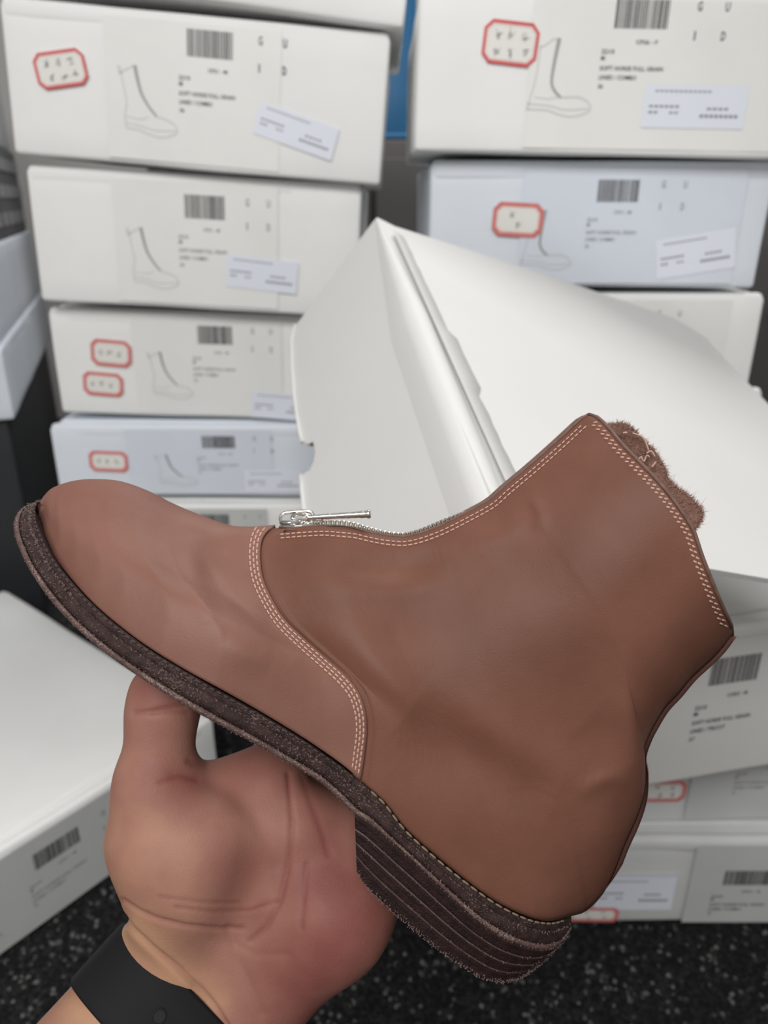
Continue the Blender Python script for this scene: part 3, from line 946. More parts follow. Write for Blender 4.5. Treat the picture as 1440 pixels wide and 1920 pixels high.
def outward(me):
    """flip so that the near side faces the camera"""
    cz = np.array([0, cp, -sp])
    s = 0.0
    for p in me.polygons:
        c = np.array(p.center) + np.array(bootbase)
        dep = (c - np.array([0, 0, CH])) @ cz
        if dep < D0 - 0.008: s += np.array(p.normal) @ cz * p.area
    if s > 0: me.flip_normals()


# vamp
nu, nv = 110, 70
Dc, Vc = smoothc(dors_v, nu + 1), smoothc(vent_v, nu + 1)
Rc = smoothc(seam, nv + 1)
Lc = np.repeat(np.array([[75, 942.]]), nv + 1, 0)
Pv = coons(Dc, Vc, Lc, Rc, nu, nv)
vv = np.linspace(0, 1, nv + 1)[None, :]
Wv = Wvent(Vc[:, 0])[:, None]
Av = np.sin(PI / 2 * np.minimum(1, vv / .98)) ** .78
tv = Wv * Av
win = np.clip(np.minimum(vv / .12, (1 - vv) / .05), 0, 1) * np.clip(np.linspace(0, 1, nu + 1)[:, None] / .1, 0, 1)
tv = np.maximum(0, tv + wrinkles(Pv) * win + .0011 * np.clip(vv / .06, 0, 1))
near = U(Pv[..., 0], Pv[..., 1], D0 - tv)
far = near.copy(); far[..., 2] = D0 + tv
row = np.concatenate([near[:, ::-1], far[:, 1:]], 1)          # near ventral .. dorsal .. far ventral
me = mesh('vamp', C(row).reshape(-1, 3), grid_faces(nu + 1, 2 * nv + 1), bootbase)
outward(me)
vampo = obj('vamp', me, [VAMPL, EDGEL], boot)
md = vampo.modifiers.new('thickness', 'SOLIDIFY'); md.thickness = 0.0016; md.offset = -1; md.material_offset_rim = 1
nearV = C(near)

# quarter (shaft and heel)
nu, nv = 190, 90
Dq, Vq = smoothc(dors_q, nu + 1), smoothc(vent_q, nu + 1)
Rq = smoothc(collar, nv + 1)
seamq = np.array(smoothc(seam, nv + 1)); shift = np.stack([-16 + 0 * seamq[:, 0], 0 * seamq[:, 0]], -1)
shift *= np.clip(np.minimum(np.linspace(0, 1, nv + 1) / .06, 1), 0, 1)[:, None]
Lq = seamq + shift
Dq[0] = Lq[0] = (516, 990)
Vq[0] = Lq[-1]
Pq = coons(Dq, Vq, Lq, Rq, nu, nv)
vv = np.linspace(0, 1, nv + 1)[None, :]
uu = np.linspace(0, 1, nu + 1)[:, None]
ventx = Vq[:, 0].copy()
back = np.argmax(Vq[:, 1])                                        # lowest point of the heel seat
Wq = Wvent(ventx)[:, None]
after = np.arange(nu + 1) > back + 2
Wq[(np.arange(nu + 1) > back) & (ventx > 1095)] = 0.0
kk = np.argmax(ventx >= 1098)
Wq[kk:] = 0.0
Wm = np.interp(np.linspace(0, 1, nu + 1), [0, .12, .30, .45, .62, .8, 1.0], [.036, .0345, .033, .0335, .035, .0375, .0395])[:, None]
r_ = np.clip(Wq / Wm, 0, 1)
xx = np.clip((vv - .68) / .32, 0, 1)
cap = np.sqrt(np.maximum(0, 1 - xx ** 2.4))
Aq = np.sin(PI / 2 * np.minimum(1, vv / .55)) ** .8
tq = .0042 + (Wm - .0042) * Aq
tq = tq * (r_ + (1 - r_) * cap)
vamp_end = np.interp(np.linspace(0, 1, nv + 1), np.linspace(0, 1, tv.shape[1]), tv[-1])[None, :] - .0013
bl0 = np.clip(uu / .22, 0, 1); bl0 = bl0 * bl0 * (3 - 2 * bl0)
tq = np.maximum(vamp_end, .0042 * np.clip(uu / .03, 0, 1)) * (1 - bl0) + tq * bl0
win = np.clip(np.minimum(vv / .06, (1 - vv) / .06), 0, 1)
tq = np.maximum(0, tq + wrinkles(Pq) * win)
# thin folded ridge just behind the overlapping vamp edge
ridge_line = np.array(smoothc(seam, 40)) + np.array([8.5, 0])
tq += .00055 * G(Pq, ridge_line[4:], 3.0) * np.clip((1 - vv) / .03, 0, 1)
nearq = U(Pq[..., 0], Pq[..., 1], D0 - tq)
farq = nearq.copy(); farq[..., 2] = D0 + tq
row = np.concatenate([nearq, farq[:, ::-1]], 1)
me = mesh('quarter', C(row).reshape(-1, 3), grid_faces(nu + 1, 2 * nv + 2), bootbase)
bm = bmesh.new(); bm.from_mesh(me); bmesh.ops.remove_doubles(bm, verts=bm.verts, dist=1e-5); bm.to_mesh(me); bm.free()
outward(me)
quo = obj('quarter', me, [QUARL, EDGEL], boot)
md = quo.modifiers.new('thickness', 'SOLIDIFY'); md.thickness = 0.0020; md.offset = -1; md.material_offset_rim = 1

# ray targets: near surfaces of vamp and quarter
a, b = Pv.shape[:2]
bv = BVHTree.FromPolygons([Vector(p) for p in nearV.reshape(-1, 3)], grid_faces(a, b))
a, b = Pq.shape[:2]
bq = BVHTree.FromPolygons([Vector(p) for p in C(nearq).reshape(-1, 3)], grid_faces(a, b))
eye = Vector((0, 0, CH))


def hit(px, py, tree):
    d = Vector(ray(px, py)).normalized()
    p, n, i, dist = tree.ray_cast(eye, d)
    if p is None: return None, None
    if n.dot(d) > 0: n = -n
    return np.array(p), np.array(n)


def mirror_far(p):
    """reflect world points about the middle plane of the boot"""
    cz = np.array([0, cp, -sp])
    p = np.asarray(p)
    dep = (p - np.array([0, 0, CH])) @ cz
    return p + np.outer(2 * (D0 - dep), cz)


def stitches(name, lines, tree, pitch=10.5, length=7.6, rad=.00042, material=THREAD, twist=0.0, parent=None, both=True, lift=.0002):
    m = MB()
    for line in lines:
        pts = resample(line, step=1.0)
        i = 0.0
        while i + length < len(pts) - 1:
            p0, p1 = pts[int(i)], pts[int(i + length)]
            if twist:
                t = (p1 - p0) / (np.linalg.norm(p1 - p0) + 1e-9); nn = np.array([-t[1], t[0]])
                p0, p1 = p0 - nn * twist, p1 + nn * twist
            a, na = hit(*p0, tree); b, nb = hit(*p1, tree)
            i += pitch
            if a is None or b is None: continue
            n = na + nb; n /= np.linalg.norm(n)
            if np.linalg.norm(b - a) > .006: continue
            c = (a + b) / 2 + n * lift
            e = (b - a) / 2
            s = np.cross(e, n); s /= np.linalg.norm(s) + 1e-12
            q = [c - e, c - e * .72 + s * rad, c - e * .72 + n * rad, c - e * .72 - s * rad, c + e * .72 + s * rad, c + e * .72 + n * rad, c + e * .72 - s * rad, c + e]
            fc = [(0, 2, 1), (0, 3, 2), (1, 2, 5, 4), (2, 3, 6, 5), (4, 5, 7), (5, 6, 7)]
            m.add(q, fc)
            if both: m.add(mirror_far(q), [f[::-1] for f in fc])
    o = obj(name, m.mesh(name, bootbase), material, parent or boot)
    return tag(o, kind='stuff')


def offs(line, d):
    p = resample(line, 160)
    t = np.gradient(p, axis=0); t /= np.linalg.norm(t, axis=1)[:, None]
    return p + np.stack([-t[:, 1], t[:, 0]], -1) * d


sl = smoothc(seam, 200)
stitches('seam_stitching', [offs(sl, k)[5:] for k in (6.5, 13, 19.5)], bv, 11.0, 9.2, .00031)
dq = smoothc(dors_q, 200)
stitches('zip_edge_stitching', [offs(dq, k)[2:-3] for k in (10, 17)], bq, 10.5, 8.8, .00031)
cq = smoothc(collar, 200)
stitches('collar_stitching', [offs(cq, k)[5:-3] for k in (10, 16.5)], bq, 11.5, 6.0, .00036, twist=-2.6)

# back strip over the rear seam
bi = [(1112, 1697)] + [p for p in vent_q if p[0] >= 1120]
bl = smoothc(bi, 70)
vs, fs = [], []
tt = np.linspace(-1, 1, 9)
tng = np.gradient(bl, axis=0); tng /= np.linalg.norm(tng, axis=1)[:, None]
nrm2 = np.stack([tng[:, 1], -tng[:, 0]], -1)
for p, n2 in zip(bl, nrm2):
    if n2[0] < 0: n2 = -n2
    wq_ = min(1, len(vs) / 9 / 12)
    for q in tt:
        o2 = 3.2 - 7.5 * q * q - 6 * (1 - wq_)
        pc = U(p[0] + n2[0] * o2, p[1] + n2[1] * o2, D0)
        vs.append(pc + np.array([0, 0, .0062 * q * wq_]))
obj('back_strip', mesh('back_strip', C(np.array(vs)), grid_faces(len(bl), 9), bootbase), STRIPL, boot)

# dark cut edges along the collar and the zip opening
m = MB()
m.tube(C(nearq[-1, ::3]), .0008, 6)
m.tube(C(nearq[6::4, 0]), .0007, 6)
for q_ in (nearq[-1, ::3], nearq[6::4, 0]):
    m.tube(mirror_far(C(q_)), .0008, 6)
tag(obj('cut_edge', m.mesh('cut_edge', bootbase), EDGEL, boot), kind='stuff')

# sole
top_s = [(76, 936), (66, 950), (66, 968), (70, 988), (80, 1012), (97, 1045), (127, 1086), (167, 1130), (212, 1170), (272, 1215), (347, 1261), (422, 1302), (497, 1345), (572, 1391), (637, 1436), (676, 1466), (722, 1508), (760, 1557), (817, 1609), (874, 1655), (931, 1695), (988, 1723), (1030, 1731), (1062, 1722), (1070, 1717)]
bot_s = [(66, 941), (44, 951), (31, 966), (26, 986), (31, 1016), (52, 1066), (88, 1119), (133, 1169), (198, 1224), (263, 1269), (350, 1326), (430, 1369), (500, 1407), (550, 1437), (597, 1464), (622, 1484), (664, 1527), (694, 1541), (762, 1604), (819, 1655), (876, 1712), (933, 1752), (984, 1775), (1040, 1778), (1068, 1742)]


def arc_pairs(a, b, n):
    """pair two edge paths by fraction, first taming where each corner lies"""
    return smoothc(a, n), smoothc(b, n)


def slab(name, A, B, T, prof, material, close=True, parent=None, mats=None):
    """edge band between near paths A (top) and B (bottom) with half widths T, closed through the middle"""
    n, k = len(A), len(prof)
    vs = []
    for i in range(n):
        nr_, fr_ = [], []
        for (fq, dt) in prof:
            p = A[i] * (1 - fq) + B[i] * fq
            t = max(0.0, T[i] + dt * min(1, T[i] / .012))
            q = U(p[0], p[1], D0 - t)
            nr_.append(q)
            fr_.append(np.array([q[0], q[1], D0 + t]))
        vs += nr_ + fr_[::-1]
    m = 2 * k
    fs = []
    for i in range(n - 1):
        for j in range(m):
            fs.append((i * m + j, i * m + (j + 1) % m, (i + 1) * m + (j + 1) % m, (i + 1) * m + j))
    fs.append(tuple(range(m))); fs.append(tuple((n - 1) * m + j for j in range(m - 1, -1, -1)))
    me = mesh(name, C(np.array(vs)), fs, bootbase)
    bm = bmesh.new(); bm.from_mesh(me); bmesh.ops.remove_doubles(bm, verts=bm.verts, dist=2e-6)
    bmesh.ops.recalc_face_normals(bm, faces=bm.faces); bm.to_mesh(me); bm.free()
    return obj(name, me, material, parent or boot)


# pair the two paths point by point, then smooth
top_p = np.array([(85, 939), (68, 947), (66, 965), (70, 985), (80, 1010), (98, 1045), (128, 1086), (168, 1130), (213, 1170), (273, 1215), (348, 1261), (422, 1302), (497, 1345), (560, 1383), (606, 1414), (640, 1438), (676, 1466), (700, 1487), (722, 1508), (760, 1557), (817, 1609), (874, 1655), (931, 1695), (988, 1723), (1030, 1731), (1060, 1724), (1071, 1716)], float)
bot_p = np.array([(78, 940), (46, 950), (31, 966), (26, 988), (32, 1018), (54, 1066), (90, 1119), (135, 1170), (198, 1224), (252, 1263), (325, 1310), (400, 1353), (474, 1393), (530, 1425), (575, 1450), (606, 1471), (640, 1503), (664, 1527), (690, 1542), (735, 1580), (790, 1630), (848, 1685), (905, 1735), (962, 1768), (1018, 1782), (1052, 1770), (1072, 1742)], float)
TA = np.array([.000, .008, .015, .021, .026, .031, .036, .040, .0435, .046, .048, .047, .0445, .0415, .039, .0375, .0365, .036, .036, .036, .036, .0355, .034, .030, .022, .011, .001])
Apt = smoothc(np.column_stack([top_p, bot_p, TA * 1e4]), 170)
A_, B_, T_ = Apt[:, :2] + (Apt[:, :2] - Apt[:, 2:4]) * .05, Apt[:, 2:4], np.maximum(0, Apt[:, 4] / 1e4)
slab('welt', A_, B_, T_, [(0.02, -.008), (0.0, -.0035), (.07, -.0006), (.2, 0), (.30, -.0005), (.36, -.0010), (.44, -.0002), (.62, .0002), (.74, -.0004), (.775, -.0016), (.775, -.009)], WELTM)
slab('outsole', A_, B_, T_, [(.78, -.009), (.78, -.0012), (.83, .0002), (.92, .0002), (.985, -.0012), (1.0, -.0035), (1.0, -.010)], OUTM)
# welt stitching, clear at the toe and along the heel seat
ws = [A_ * (1 - f) + B_ * f for f in (.06,)]
m = MB()


def edge_stitch(m, i0, i1, f, pitch, ln, rad):
    pts = np.array([U(*(A_[i] * (1 - f) + B_[i] * f), D0 - T_[i] - .0001) for i in range(i0, i1)])
    pts = resample(C(pts), step=.0004)
    i = 0
    while i + ln < len(pts):
        q = resample(pts[i:i + ln + 1], 5)
        m.tube(q, [rad * .5, rad, rad, rad, rad * .5], 6)
        i += pitch


iA = int(np.argmin(np.abs(A_[:, 0] - 700) + 1e3 * (A_[:, 1] < 1300)))
edge_stitch(m, iA, len(A_) - 8, .06, 10, 8, .00045)
m2 = MB()
edge_stitch(m2, 6, iA - 3, .10, 7, 5, .0004)
tag(obj('heel_stitching', m.mesh('heel_stitching', bootbase), CREAM, boot), kind='stuff')
tag(obj('welt_stitching', m2.mesh('welt_stitching', bootbase), mat('dark_thread', (.045, .028, .024), .8), boot), kind='stuff')

# stacked heel: four leather lifts
Ah = np.array([(665, 1528), (690, 1541), (735, 1580), (790, 1630), (848, 1685), (905, 1735), (962, 1768), (1018, 1782), (1052, 1770), (1072, 1742)], float)
Bh = np.array([(669, 1636), (688, 1664), (724, 1700), (775, 1744), (822, 1782), (868, 1813), (914, 1838), (960, 1839), (1002, 1816), (1042, 1784)], float)
Th = np.array([.0355, .0358, .036, .036, .0355, .034, .0305, .023, .012, .001])
Hp = smoothc(np.column_stack([Ah, Bh, Th * 1e4]), 90)
hA, hB, hT = Hp[:, :2], Hp[:, 2:4], np.maximum(0, Hp[:, 4] / 1e4)
ed = [0.0, .25, .48, .71, 1.0]
rr = random.Random(9)
for k in range(4):
    e0, e1 = ed[k] + .012, ed[k + 1] - .012
    ins = -.0004 * k - .0004
    slab('heel_lift', hA * (1 - e0) + hB * e0, hA * (1 - e1) + hB * e1, hT, [(0, -.012), (0, ins - .0010), (.10, ins), (.35, ins - .0004), (.6, ins - .0007), (.9, ins - .0002), (1, ins - .0010), (1, -.012)], HEELM)
core = slab('heel_core', hA * .99 + hB * .01, hA * .02 + hB * .98, hT, [(0, -.010), (0, -.0010), (1, -.0026), (1, -.010)], RIDGE)
# rough pale burrs along the layer joints and lower edges
m = MB()


def burrs(A, B, T, f, n, size, depth=.0):
    for q in range(n):
        i = rr.randrange(0, len(A) - 3)
        p = A[i] * (1 - f) + B[i] * f + np.array([rr.uniform(-2, 2), rr.uniform(-2.5, 2.5)])
        c = U(p[0], p[1], D0 - T[i] - depth + .0002)
        s = size * rr.uniform(.4, 1.3)
        d = np.array([rr.uniform(-1, 1), rr.uniform(-1, 1), -rr.uniform(.2, 1.0)]); d /= np.linalg.norm(d)
        e = np.cross(d, [0.3, .5, .8]); e /= np.linalg.norm(e)
        m.add(C(np.array([c - e * s * .18, c + e * s * .18, c + d * s])), [(0, 1, 2)])


for e in ed[1:-1]: burrs(hA, hB, hT, e, 110, .0006, .0)
burrs(hA, hB, hT, .985, 500, .0008, -.0012)
burrs(hA, hB, hT, .93, 300, .0006, -.0010)
burrs(A_, B_, T_, .97, 1000, .0006, -.0008)
burrs(A_, B_, T_, .80, 500, .0009)
burrs(A_, B_, T_, .35, 600, .0009, -.0006)
burrs(A_[:40], B_[:40], T_[:40], .3, 500, .0012)
burrs(A_[:40], B_[:40], T_[:40], .6, 400, .0012)
tag(obj('leather_fuzz', m.mesh('leather_fuzz', bootbase), mat('leather_burr', (.15, .10, .09), .8), boot), kind='stuff')

# zip
zt = thing('zipper', None, None, loc=(0, 0, 0)); zt.parent = boot
zl = smoothc([(585, 985), (606, 982), (627, 980.5), (650, 982), (668, 985.5), (700, 995), (731, 1002), (760, 1003), (790, 996), (829, 980), (862, 967), (884, 960), (919, 943), (947, 918), (996, 879), (1051, 831), (1088, 798)], 400)
vs = []
tp = resample(zl, 90)
tg = np.gradient(tp, axis=0); tg /= np.linalg.norm(tg, axis=1)[:, None]
up2 = np.stack([tg[:, 1], -tg[:, 0]], -1)
for p, u_ in zip(tp, up2):
    for q in np.linspace(-1, 1, 5):
        c = U(p[0] - u_[0] * 5, p[1] - u_[1] * 5, D0)
        vs.append(c + np.array([0, 0, q * .0055]))
obj('zipper_tape', mesh('zipper_tape', C(np.array(vs)), grid_faces(90, 5), bootbase), TAPEM, zt)
tm = MB()
tm.box((0, 0, 0), (.0011, .0020, .0052)); tm.box((0, -.0008, 0), (.0016, .0009, .0030))
tme = tm.mesh('zipper_tooth')
bm = bmesh.new(); bm.from_mesh(tme); bmesh.ops.bevel(bm, geom=bm.edges[:], offset=.00025, segments=1, affect='EDGES'); bm.to_mesh(tme); bm.free()
Rcam = Matrix(((1, 0, 0), (0, -sp, cp), (0, -cp, -sp)))
st = resample(zl, step=8.6)
tg = np.gradient(st, axis=0)
for i, (p, t_) in enumerate(zip(st, tg)):
    ang = math.atan2(t_[1], t_[0])
    o = bpy.data.objects.new('zipper_tooth', tme)
    if i == 0: tme.materials.append(TOOTHM)
    o.parent = zt
    c = C(U(p[0], p[1], D0 + (.0005 if i % 2 else -.0005))) - bootbase
    R = Rcam @ Matrix.Rotation(ang, 3, 'Z')
    o.matrix_local = Matrix.Translation(Vector(c)) @ R.to_4x4()
    col.objects.link(o)
# slider and puller
m = MB()


def cpx(px, py, dz=0.0): return C(U(px, py, D0 + dz))


Rnp = np.array(Rcam)
m.box(cpx(562, 986), (.0165, .0016, .0092), Rnp @ np.array([[math.cos(-.06), -math.sin(-.06), 0], [math.sin(-.06), math.cos(-.06), 0], [0, 0, 1]]))
m.box(cpx(545, 980), (.0085, .0018, .0076), Rnp)
m.tube([cpx(*p) for p in smoothc([(530, 984), (526, 972), (531, 963), (545, 960), (570, 958.5), (583, 960), (588, 968), (586, 976)], 24)], .0008, 8, up=C(np.array([0, 0, 1.])) - C(np.zeros(3)), flat=2.6)
m.tube([cpx(*p) for p in [(566, 980), (585, 977), (600, 977), (606, 975)]], [.0015, .0017, .0014, .0008], 8)
me = m.mesh('zip_slider', bootbase)
bm = bmesh.new(); bm.from_mesh(me); bmesh.ops.bevel(bm, geom=[e for e in bm.edges if e.calc_length() > .0012 and len(e.link_faces) == 2 and e.calc_face_angle() > 1.2], offset=.0004, segments=2, affect='EDGES'); bm.to_mesh(me); bm.free()
obj('zip_slider', me, CHROME, zt)
m = MB()
ringp = [U(563 + 15 * math.cos(q), 970 + 6.5 * math.sin(q), D0 - .0012 * math.cos(q) - .002) for q in np.linspace(0, 2 * PI, 25)]
m.tube(C(np.array(ringp)), .00085, 8, cap=False)
n_ = 30
ss = np.linspace(0, 1, n_)
rad = np.interp(ss, [0, .08, .3, .6, .9, .955, .96, 1.0], [.0009, .0011, .0012, .0013, .00155, .0016, .0019, .0018]) * (1 + .05 * np.sin(ss * 60) + .03 * np.sin(ss * 23))
m.tube([cpx(574 + (695 - 574) * q, 970.5 + (963.5 - 970.5) * q, -.003 - .002 * q) for q in ss], rad, 12)
obj('zip_puller', m.mesh('zip_puller', bootbase), CHROME, zt)

# fur lining that rises above the near collar edge
outer = smoothc([(1128, 800), (1143, 796), (1165, 793), (1182, 799), (1200, 818), (1221, 838), (1236, 858), (1248, 880), (1254, 898), (1270, 913), (1292, 930), (1308, 945), (1318, 960), (1315, 975), (1304, 990), (1296, 1000)], 60)
inner = smoothc([(1100, 830), (1110, 845), (1128, 868), (1150, 895), (1180, 930), (1210, 965), (1235, 1000), (1252, 1030), (1262, 1050)], 60)
nw = 14
vs = []
fr = []
for i in range(60):
    rown, rowf = [], []
    for j in range(nw + 1):
        q = j / nw
        p = outer[i] * (1 - q) + inner[i] * q
        e = min(1, i / 5, (59 - i) / 5)
        b = .0036 * math.sqrt(max(0, 1 - (1 - min(1, q / .35)) ** 2)) * (.35 + .65 * e)
        lump = .0012 * noise.noise(Vector((i * .25, j * .4, 0)))
        dmid = D0 - .004 + .006 * q
        rown.append(U(p[0], p[1], dmid - b - lump * min(1, q * 4)))
        rowf.append(U(p[0], p[1], dmid + b))
    vs += rown[::-1] + rowf[1:]
    fr.append(rown)
me = mesh('fur_lining', C(np.array(vs)), grid_faces(60, 2 * nw + 1), bootbase)
bm = bmesh.new(); bm.from_mesh(me); bmesh.ops.recalc_face_normals(bm, faces=bm.faces); bm.to_mesh(me); bm.free()
fur = obj('fur_lining', me, FURM, boot)
m = MB()
fr = np.array(fr)
for q in range(5200):
    i = rr.randrange(1, 59); j = min(nw - 1, int(abs(rr.gauss(0, 5)))) if q < 3600 else 0
    c = fr[i, j] + rr.random() * (fr[i, j + 1] - fr[i, j])
    o_ = fr[i, 0] - fr[i, 2]; o_ /= np.linalg.norm(o_) + 1e-9
    d = o_ * rr.uniform(.2, 1.0) + np.array([rr.uniform(-.9, .9), rr.uniform(-.9, .9), -rr.uniform(.0, .9)]); d /= np.linalg.norm(d)
    L = rr.uniform(.0010, .0026) * (2.2 if rr.random() < .02 else 1)
    e = np.cross(d, [rr.uniform(-1, 1), rr.uniform(-1, 1), .5]); e /= np.linalg.norm(e)
    wdt = .00013
    m.add(C(np.array([c - e * wdt, c + e * wdt, c + d * L])), [(0, 1, 2)])
tag(obj('fur_fibres', m.mesh('fur_fibres', bootbase), FIBRE, fur), kind='stuff')
m = MB()
for pts in ([(1196, 866), (1202, 856), (1207, 866), (1213, 853), (1218, 858)], [(1212, 850), (1221, 846), (1228, 856)], [(1186, 812), (1205, 820), (1214, 838), (1216, 846)], [(1168, 812), (1176, 811)], [(1230, 866), (1222, 876)]):
    m.tube([C(U(*p, D0 - .0098)) for p in smoothc(pts, 12)], .00040, 6)
tag(obj('loose_thread', m.mesh('loose_thread', bootbase), THREAD, fur), kind='stuff')


# ================================================================== HAND
import openvdb

ax3 = np.array([.72, -.69, .64]); ax3 /= np.linalg.norm(ax3)
perp = np.array([.692, .722, 0.0])
thick = np.cross(ax3, perp)


def build_hand():
    def P(px, py, d): return U(px, py, d)
    # (a, b, ra, rb) round cones in the camera frame; radii in metres
    cones = []
    mpp = 0.302 / F
    Rp = lambda r: r * mpp
    # forearm: two parallel cones
    W0 = U(350, 1866, .3165)
    for off, th_, r0_, r1_ in ((-.0168, 0.0, .0212, .0235), (.0168, 0.0, .0212, .0235), (0.0, .006, .0205, .0230)):
        c0 = W0 + perp * off + thick * th_
        cones.append((c0 + ax3 * .014, c0 - ax3 * .11, r0_, r1_))
    # palm
    cones += [(P(345, 1765, .311), P(345, 1590, .306), Rp(94), Rp(112)),          # thenar
              (P(352, 1640, .304), P(410, 1560, .306), Rp(96), Rp(76)),            # thenar mound
              (P(460, 1830, .318), P(560, 1560, .317), Rp(98), Rp(84)),           # centre
              (P(492, 1842, .316), P(630, 1700, .312), Rp(106), Rp(108)),          # heel of the hand
              (P(620, 1712, .312), P(668, 1655, .318), Rp(104), Rp(82)),
              (P(430, 1720, .316), P(505, 1480, .321), Rp(84), Rp(66)),            # index side
              (P(560, 1700, .320), P(640, 1560, .326), Rp(96), Rp(72))]
    # thumb
    cones += [(P(292, 1560, .304), P(294, 1470, .303), Rp(85), Rp(72)),
              (P(294, 1470, .303), P(303, 1345, .305), Rp(70), Rp(57)),
              (P(303, 1345, .305), P(312, 1300, .308), Rp(57), Rp(57)),
              (P(312, 1300, .308), P(330, 1262, .316), Rp(57), Rp(38))]
    # web between thumb and index
    cones += [(P(340, 1500, .306), P(430, 1482, .318), Rp(52), Rp(50)),
              (P(430, 1482, .318), P(520, 1430, .328), Rp(52), Rp(50))]
    # fingers, curled under the sole and up behind the far side of the boot
    for pts, rr_ in [
        ([(505, 1470, .328), (515, 1432, .352), (560, 1378, .377), (640, 1290, .386), (690, 1225, .380)], (.0125, .0108, .0098, .0088, .0076)),
        ([(575, 1520, .330), (590, 1478, .354), (640, 1425, .376), (730, 1325, .384), (790, 1250, .378)], (.0125, .0108, .0100, .0090, .0078)),
        ([(640, 1580, .330), (655, 1540, .352), (715, 1480, .371), (805, 1385, .377), (860, 1315, .372)], (.0125, .0105, .0096, .0086, .0074)),
        ([(690, 1655, .326), (715, 1615, .348), (770, 1565, .366), (845, 1490, .371), (890, 1435, .367)], (.0120, .0092, .0084, .0076, .0066))]:
        for i in range(4):
            cones.append((P(*pts[i]), P(*pts[i + 1]), rr_[i], rr_[i + 1]))
    lo = np.array([-.165, .045, .262]); hi = np.array([.065, .295, .410])
    h = .00095
    n = np.ceil((hi - lo) / h).astype(int)
    gx = (lo[0] + h * np.arange(n[0]))[:, None, None].astype(np.float32)
    gy = (lo[1] + h * np.arange(n[1]))[None, :, None].astype(np.float32)
    gz = (lo[2] + h * np.arange(n[2]))[None, None, :].astype(np.float32)
    S = np.full(tuple(n), .05, np.float32)
    for ci, (a, b, ra, rb) in enumerate(cones):
        kk_ = .014 if ci < 11 else .009 if ci < 16 else .0045
        mn = np.minimum(a - ra, b - rb) - .016; mx = np.maximum(a + ra, b + rb) + .016
        i0 = np.clip(((mn - lo) / h).astype(int), 0, n); i1 = np.clip(((mx - lo) / h).astype(int) + 1, 0, n)
        if np.any(i1 <= i0): continue
        sl_ = tuple(slice(p, q) for p, q in zip(i0, i1))
        X, Y, Z_ = gx[sl_[0]], gy[:, sl_[1]], gz[:, :, sl_[2]]
        ba = (b - a).astype(np.float32); L2 = float(ba @ ba)
        tq_ = np.clip(((X - a[0]) * ba[0] + (Y - a[1]) * ba[1] + (Z_ - a[2]) * ba[2]) / L2, 0, 1)
        d = np.sqrt((X - a[0] - tq_ * ba[0]) ** 2 + (Y - a[1] - tq_ * ba[1]) ** 2 + (Z_ - a[2] - tq_ * ba[2]) ** 2) - (ra + (rb - ra) * tq_)
        s = S[sl_]
        hh = np.clip(.5 + .5 * (s - d) / kk_, 0, 1)
        S[sl_] = s * (1 - hh) + d * hh - kk_ * hh * (1 - hh)
    g = openvdb.FloatGrid(.05)
    g.copyFromArray(S)
    pts, tris, quads = g.convertToPolygons(isovalue=0.0, adaptivity=0.0)
    v = np.asarray(pts, float) * h + lo
    faces = [tuple(q) for q in quads] + [tuple(t_) for t_ in tris]
    return v, faces


hv, hf = build_hand()
handbase = C(U(330, 1900, .31))
me = mesh('person', C(hv), hf, handbase)
bm = bmesh.new(); bm.from_mesh(me)
for _ in range(4): bmesh.ops.smooth_vert(bm, verts=bm.verts, factor=.5, use_axis_x=True, use_axis_y=True, use_axis_z=True)
bmesh.ops.recalc_face_normals(bm, faces=bm.faces)
if bm.calc_volume(signed=True) < 0: bmesh.ops.reverse_faces(bm, faces=bm.faces)
bm.normal_update()
co = np.array([q.co[:] for q in bm.verts]) + handbase
no = np.array([q.normal[:] for q in bm.verts])
bm.to_mesh(me); bm.free()
rel = co - np.array([0, 0, CH])
pc = np.stack([rel[:, 0], -rel[:, 1] * sp - rel[:, 2] * cp, rel[:, 1] * cp - rel[:, 2] * sp], -1)
PX = pixof(pc)
facing = np.clip(-(no @ np.array([0, cp, -sp])) * 2 + .4, 0, 1)
disp = np.zeros(len(co))
creases = [
    ([(226, 1714), (252, 1742), (290, 1778), (335, 1815), (372, 1852), (400, 1885), (425, 1925)], 5.5, .0016),
    ([(232, 1688), (262, 1708), (300, 1724), (350, 1735), (420, 1741), (455, 1740)], 4.5, .0008),
    ([(330, 1700), (400, 1708), (470, 1705), (520, 1690)], 4.0, .00035),
    ([(300, 1680), (380, 1690), (450, 1690)], 3.5, .00025),
    ([(541, 1452), (545, 1500), (548, 1540), (545, 1590), (537, 1640), (525, 1690), (500, 1738), (470, 1765)], 5.5, .0008),
    ([(566, 1455), (580, 1500), (600, 1550), (615, 1600)], 7, .0003),
    ([(575, 1620), (570, 1680), (566, 1740)], 5, .0004),
    ([(253, 1337), (280, 1334), (310, 1328), (345, 1322)], 5, .0008),
    ([(285, 1338), (320, 1334), (350, 1336)], 5, .0005),
    ([(355, 1428), (366, 1432), (385, 1434)], 7, .0005),
    ([(300, 1468), (320, 1460), (338, 1456), (370, 1462)], 6, .0003),
    ([(330, 1456), (380, 1462), (430, 1484), (470, 1525), (500, 1575), (515, 1620)], 16, .0005),
    ([(430, 1740), (445, 1800), (470, 1850), (490, 1900)], 9, .0006),
    ([(440, 1770), (480, 1790), (540, 1790)], 7, .0003),
]
for line, wd, dp in creases:
    disp -= dp * G(PX, line, wd)
for line, wd, dp in [([(300, 1590), (360, 1600), (420, 1640)], 90, .0010), ([(250, 1745), (300, 1795), (350, 1840)], 20, .0010), ([(505, 1640), (480, 1700)], 18, .0006)]:
    disp += dp * G(PX, line, wd)
co2 = co + no * (disp * facing)[:, None]
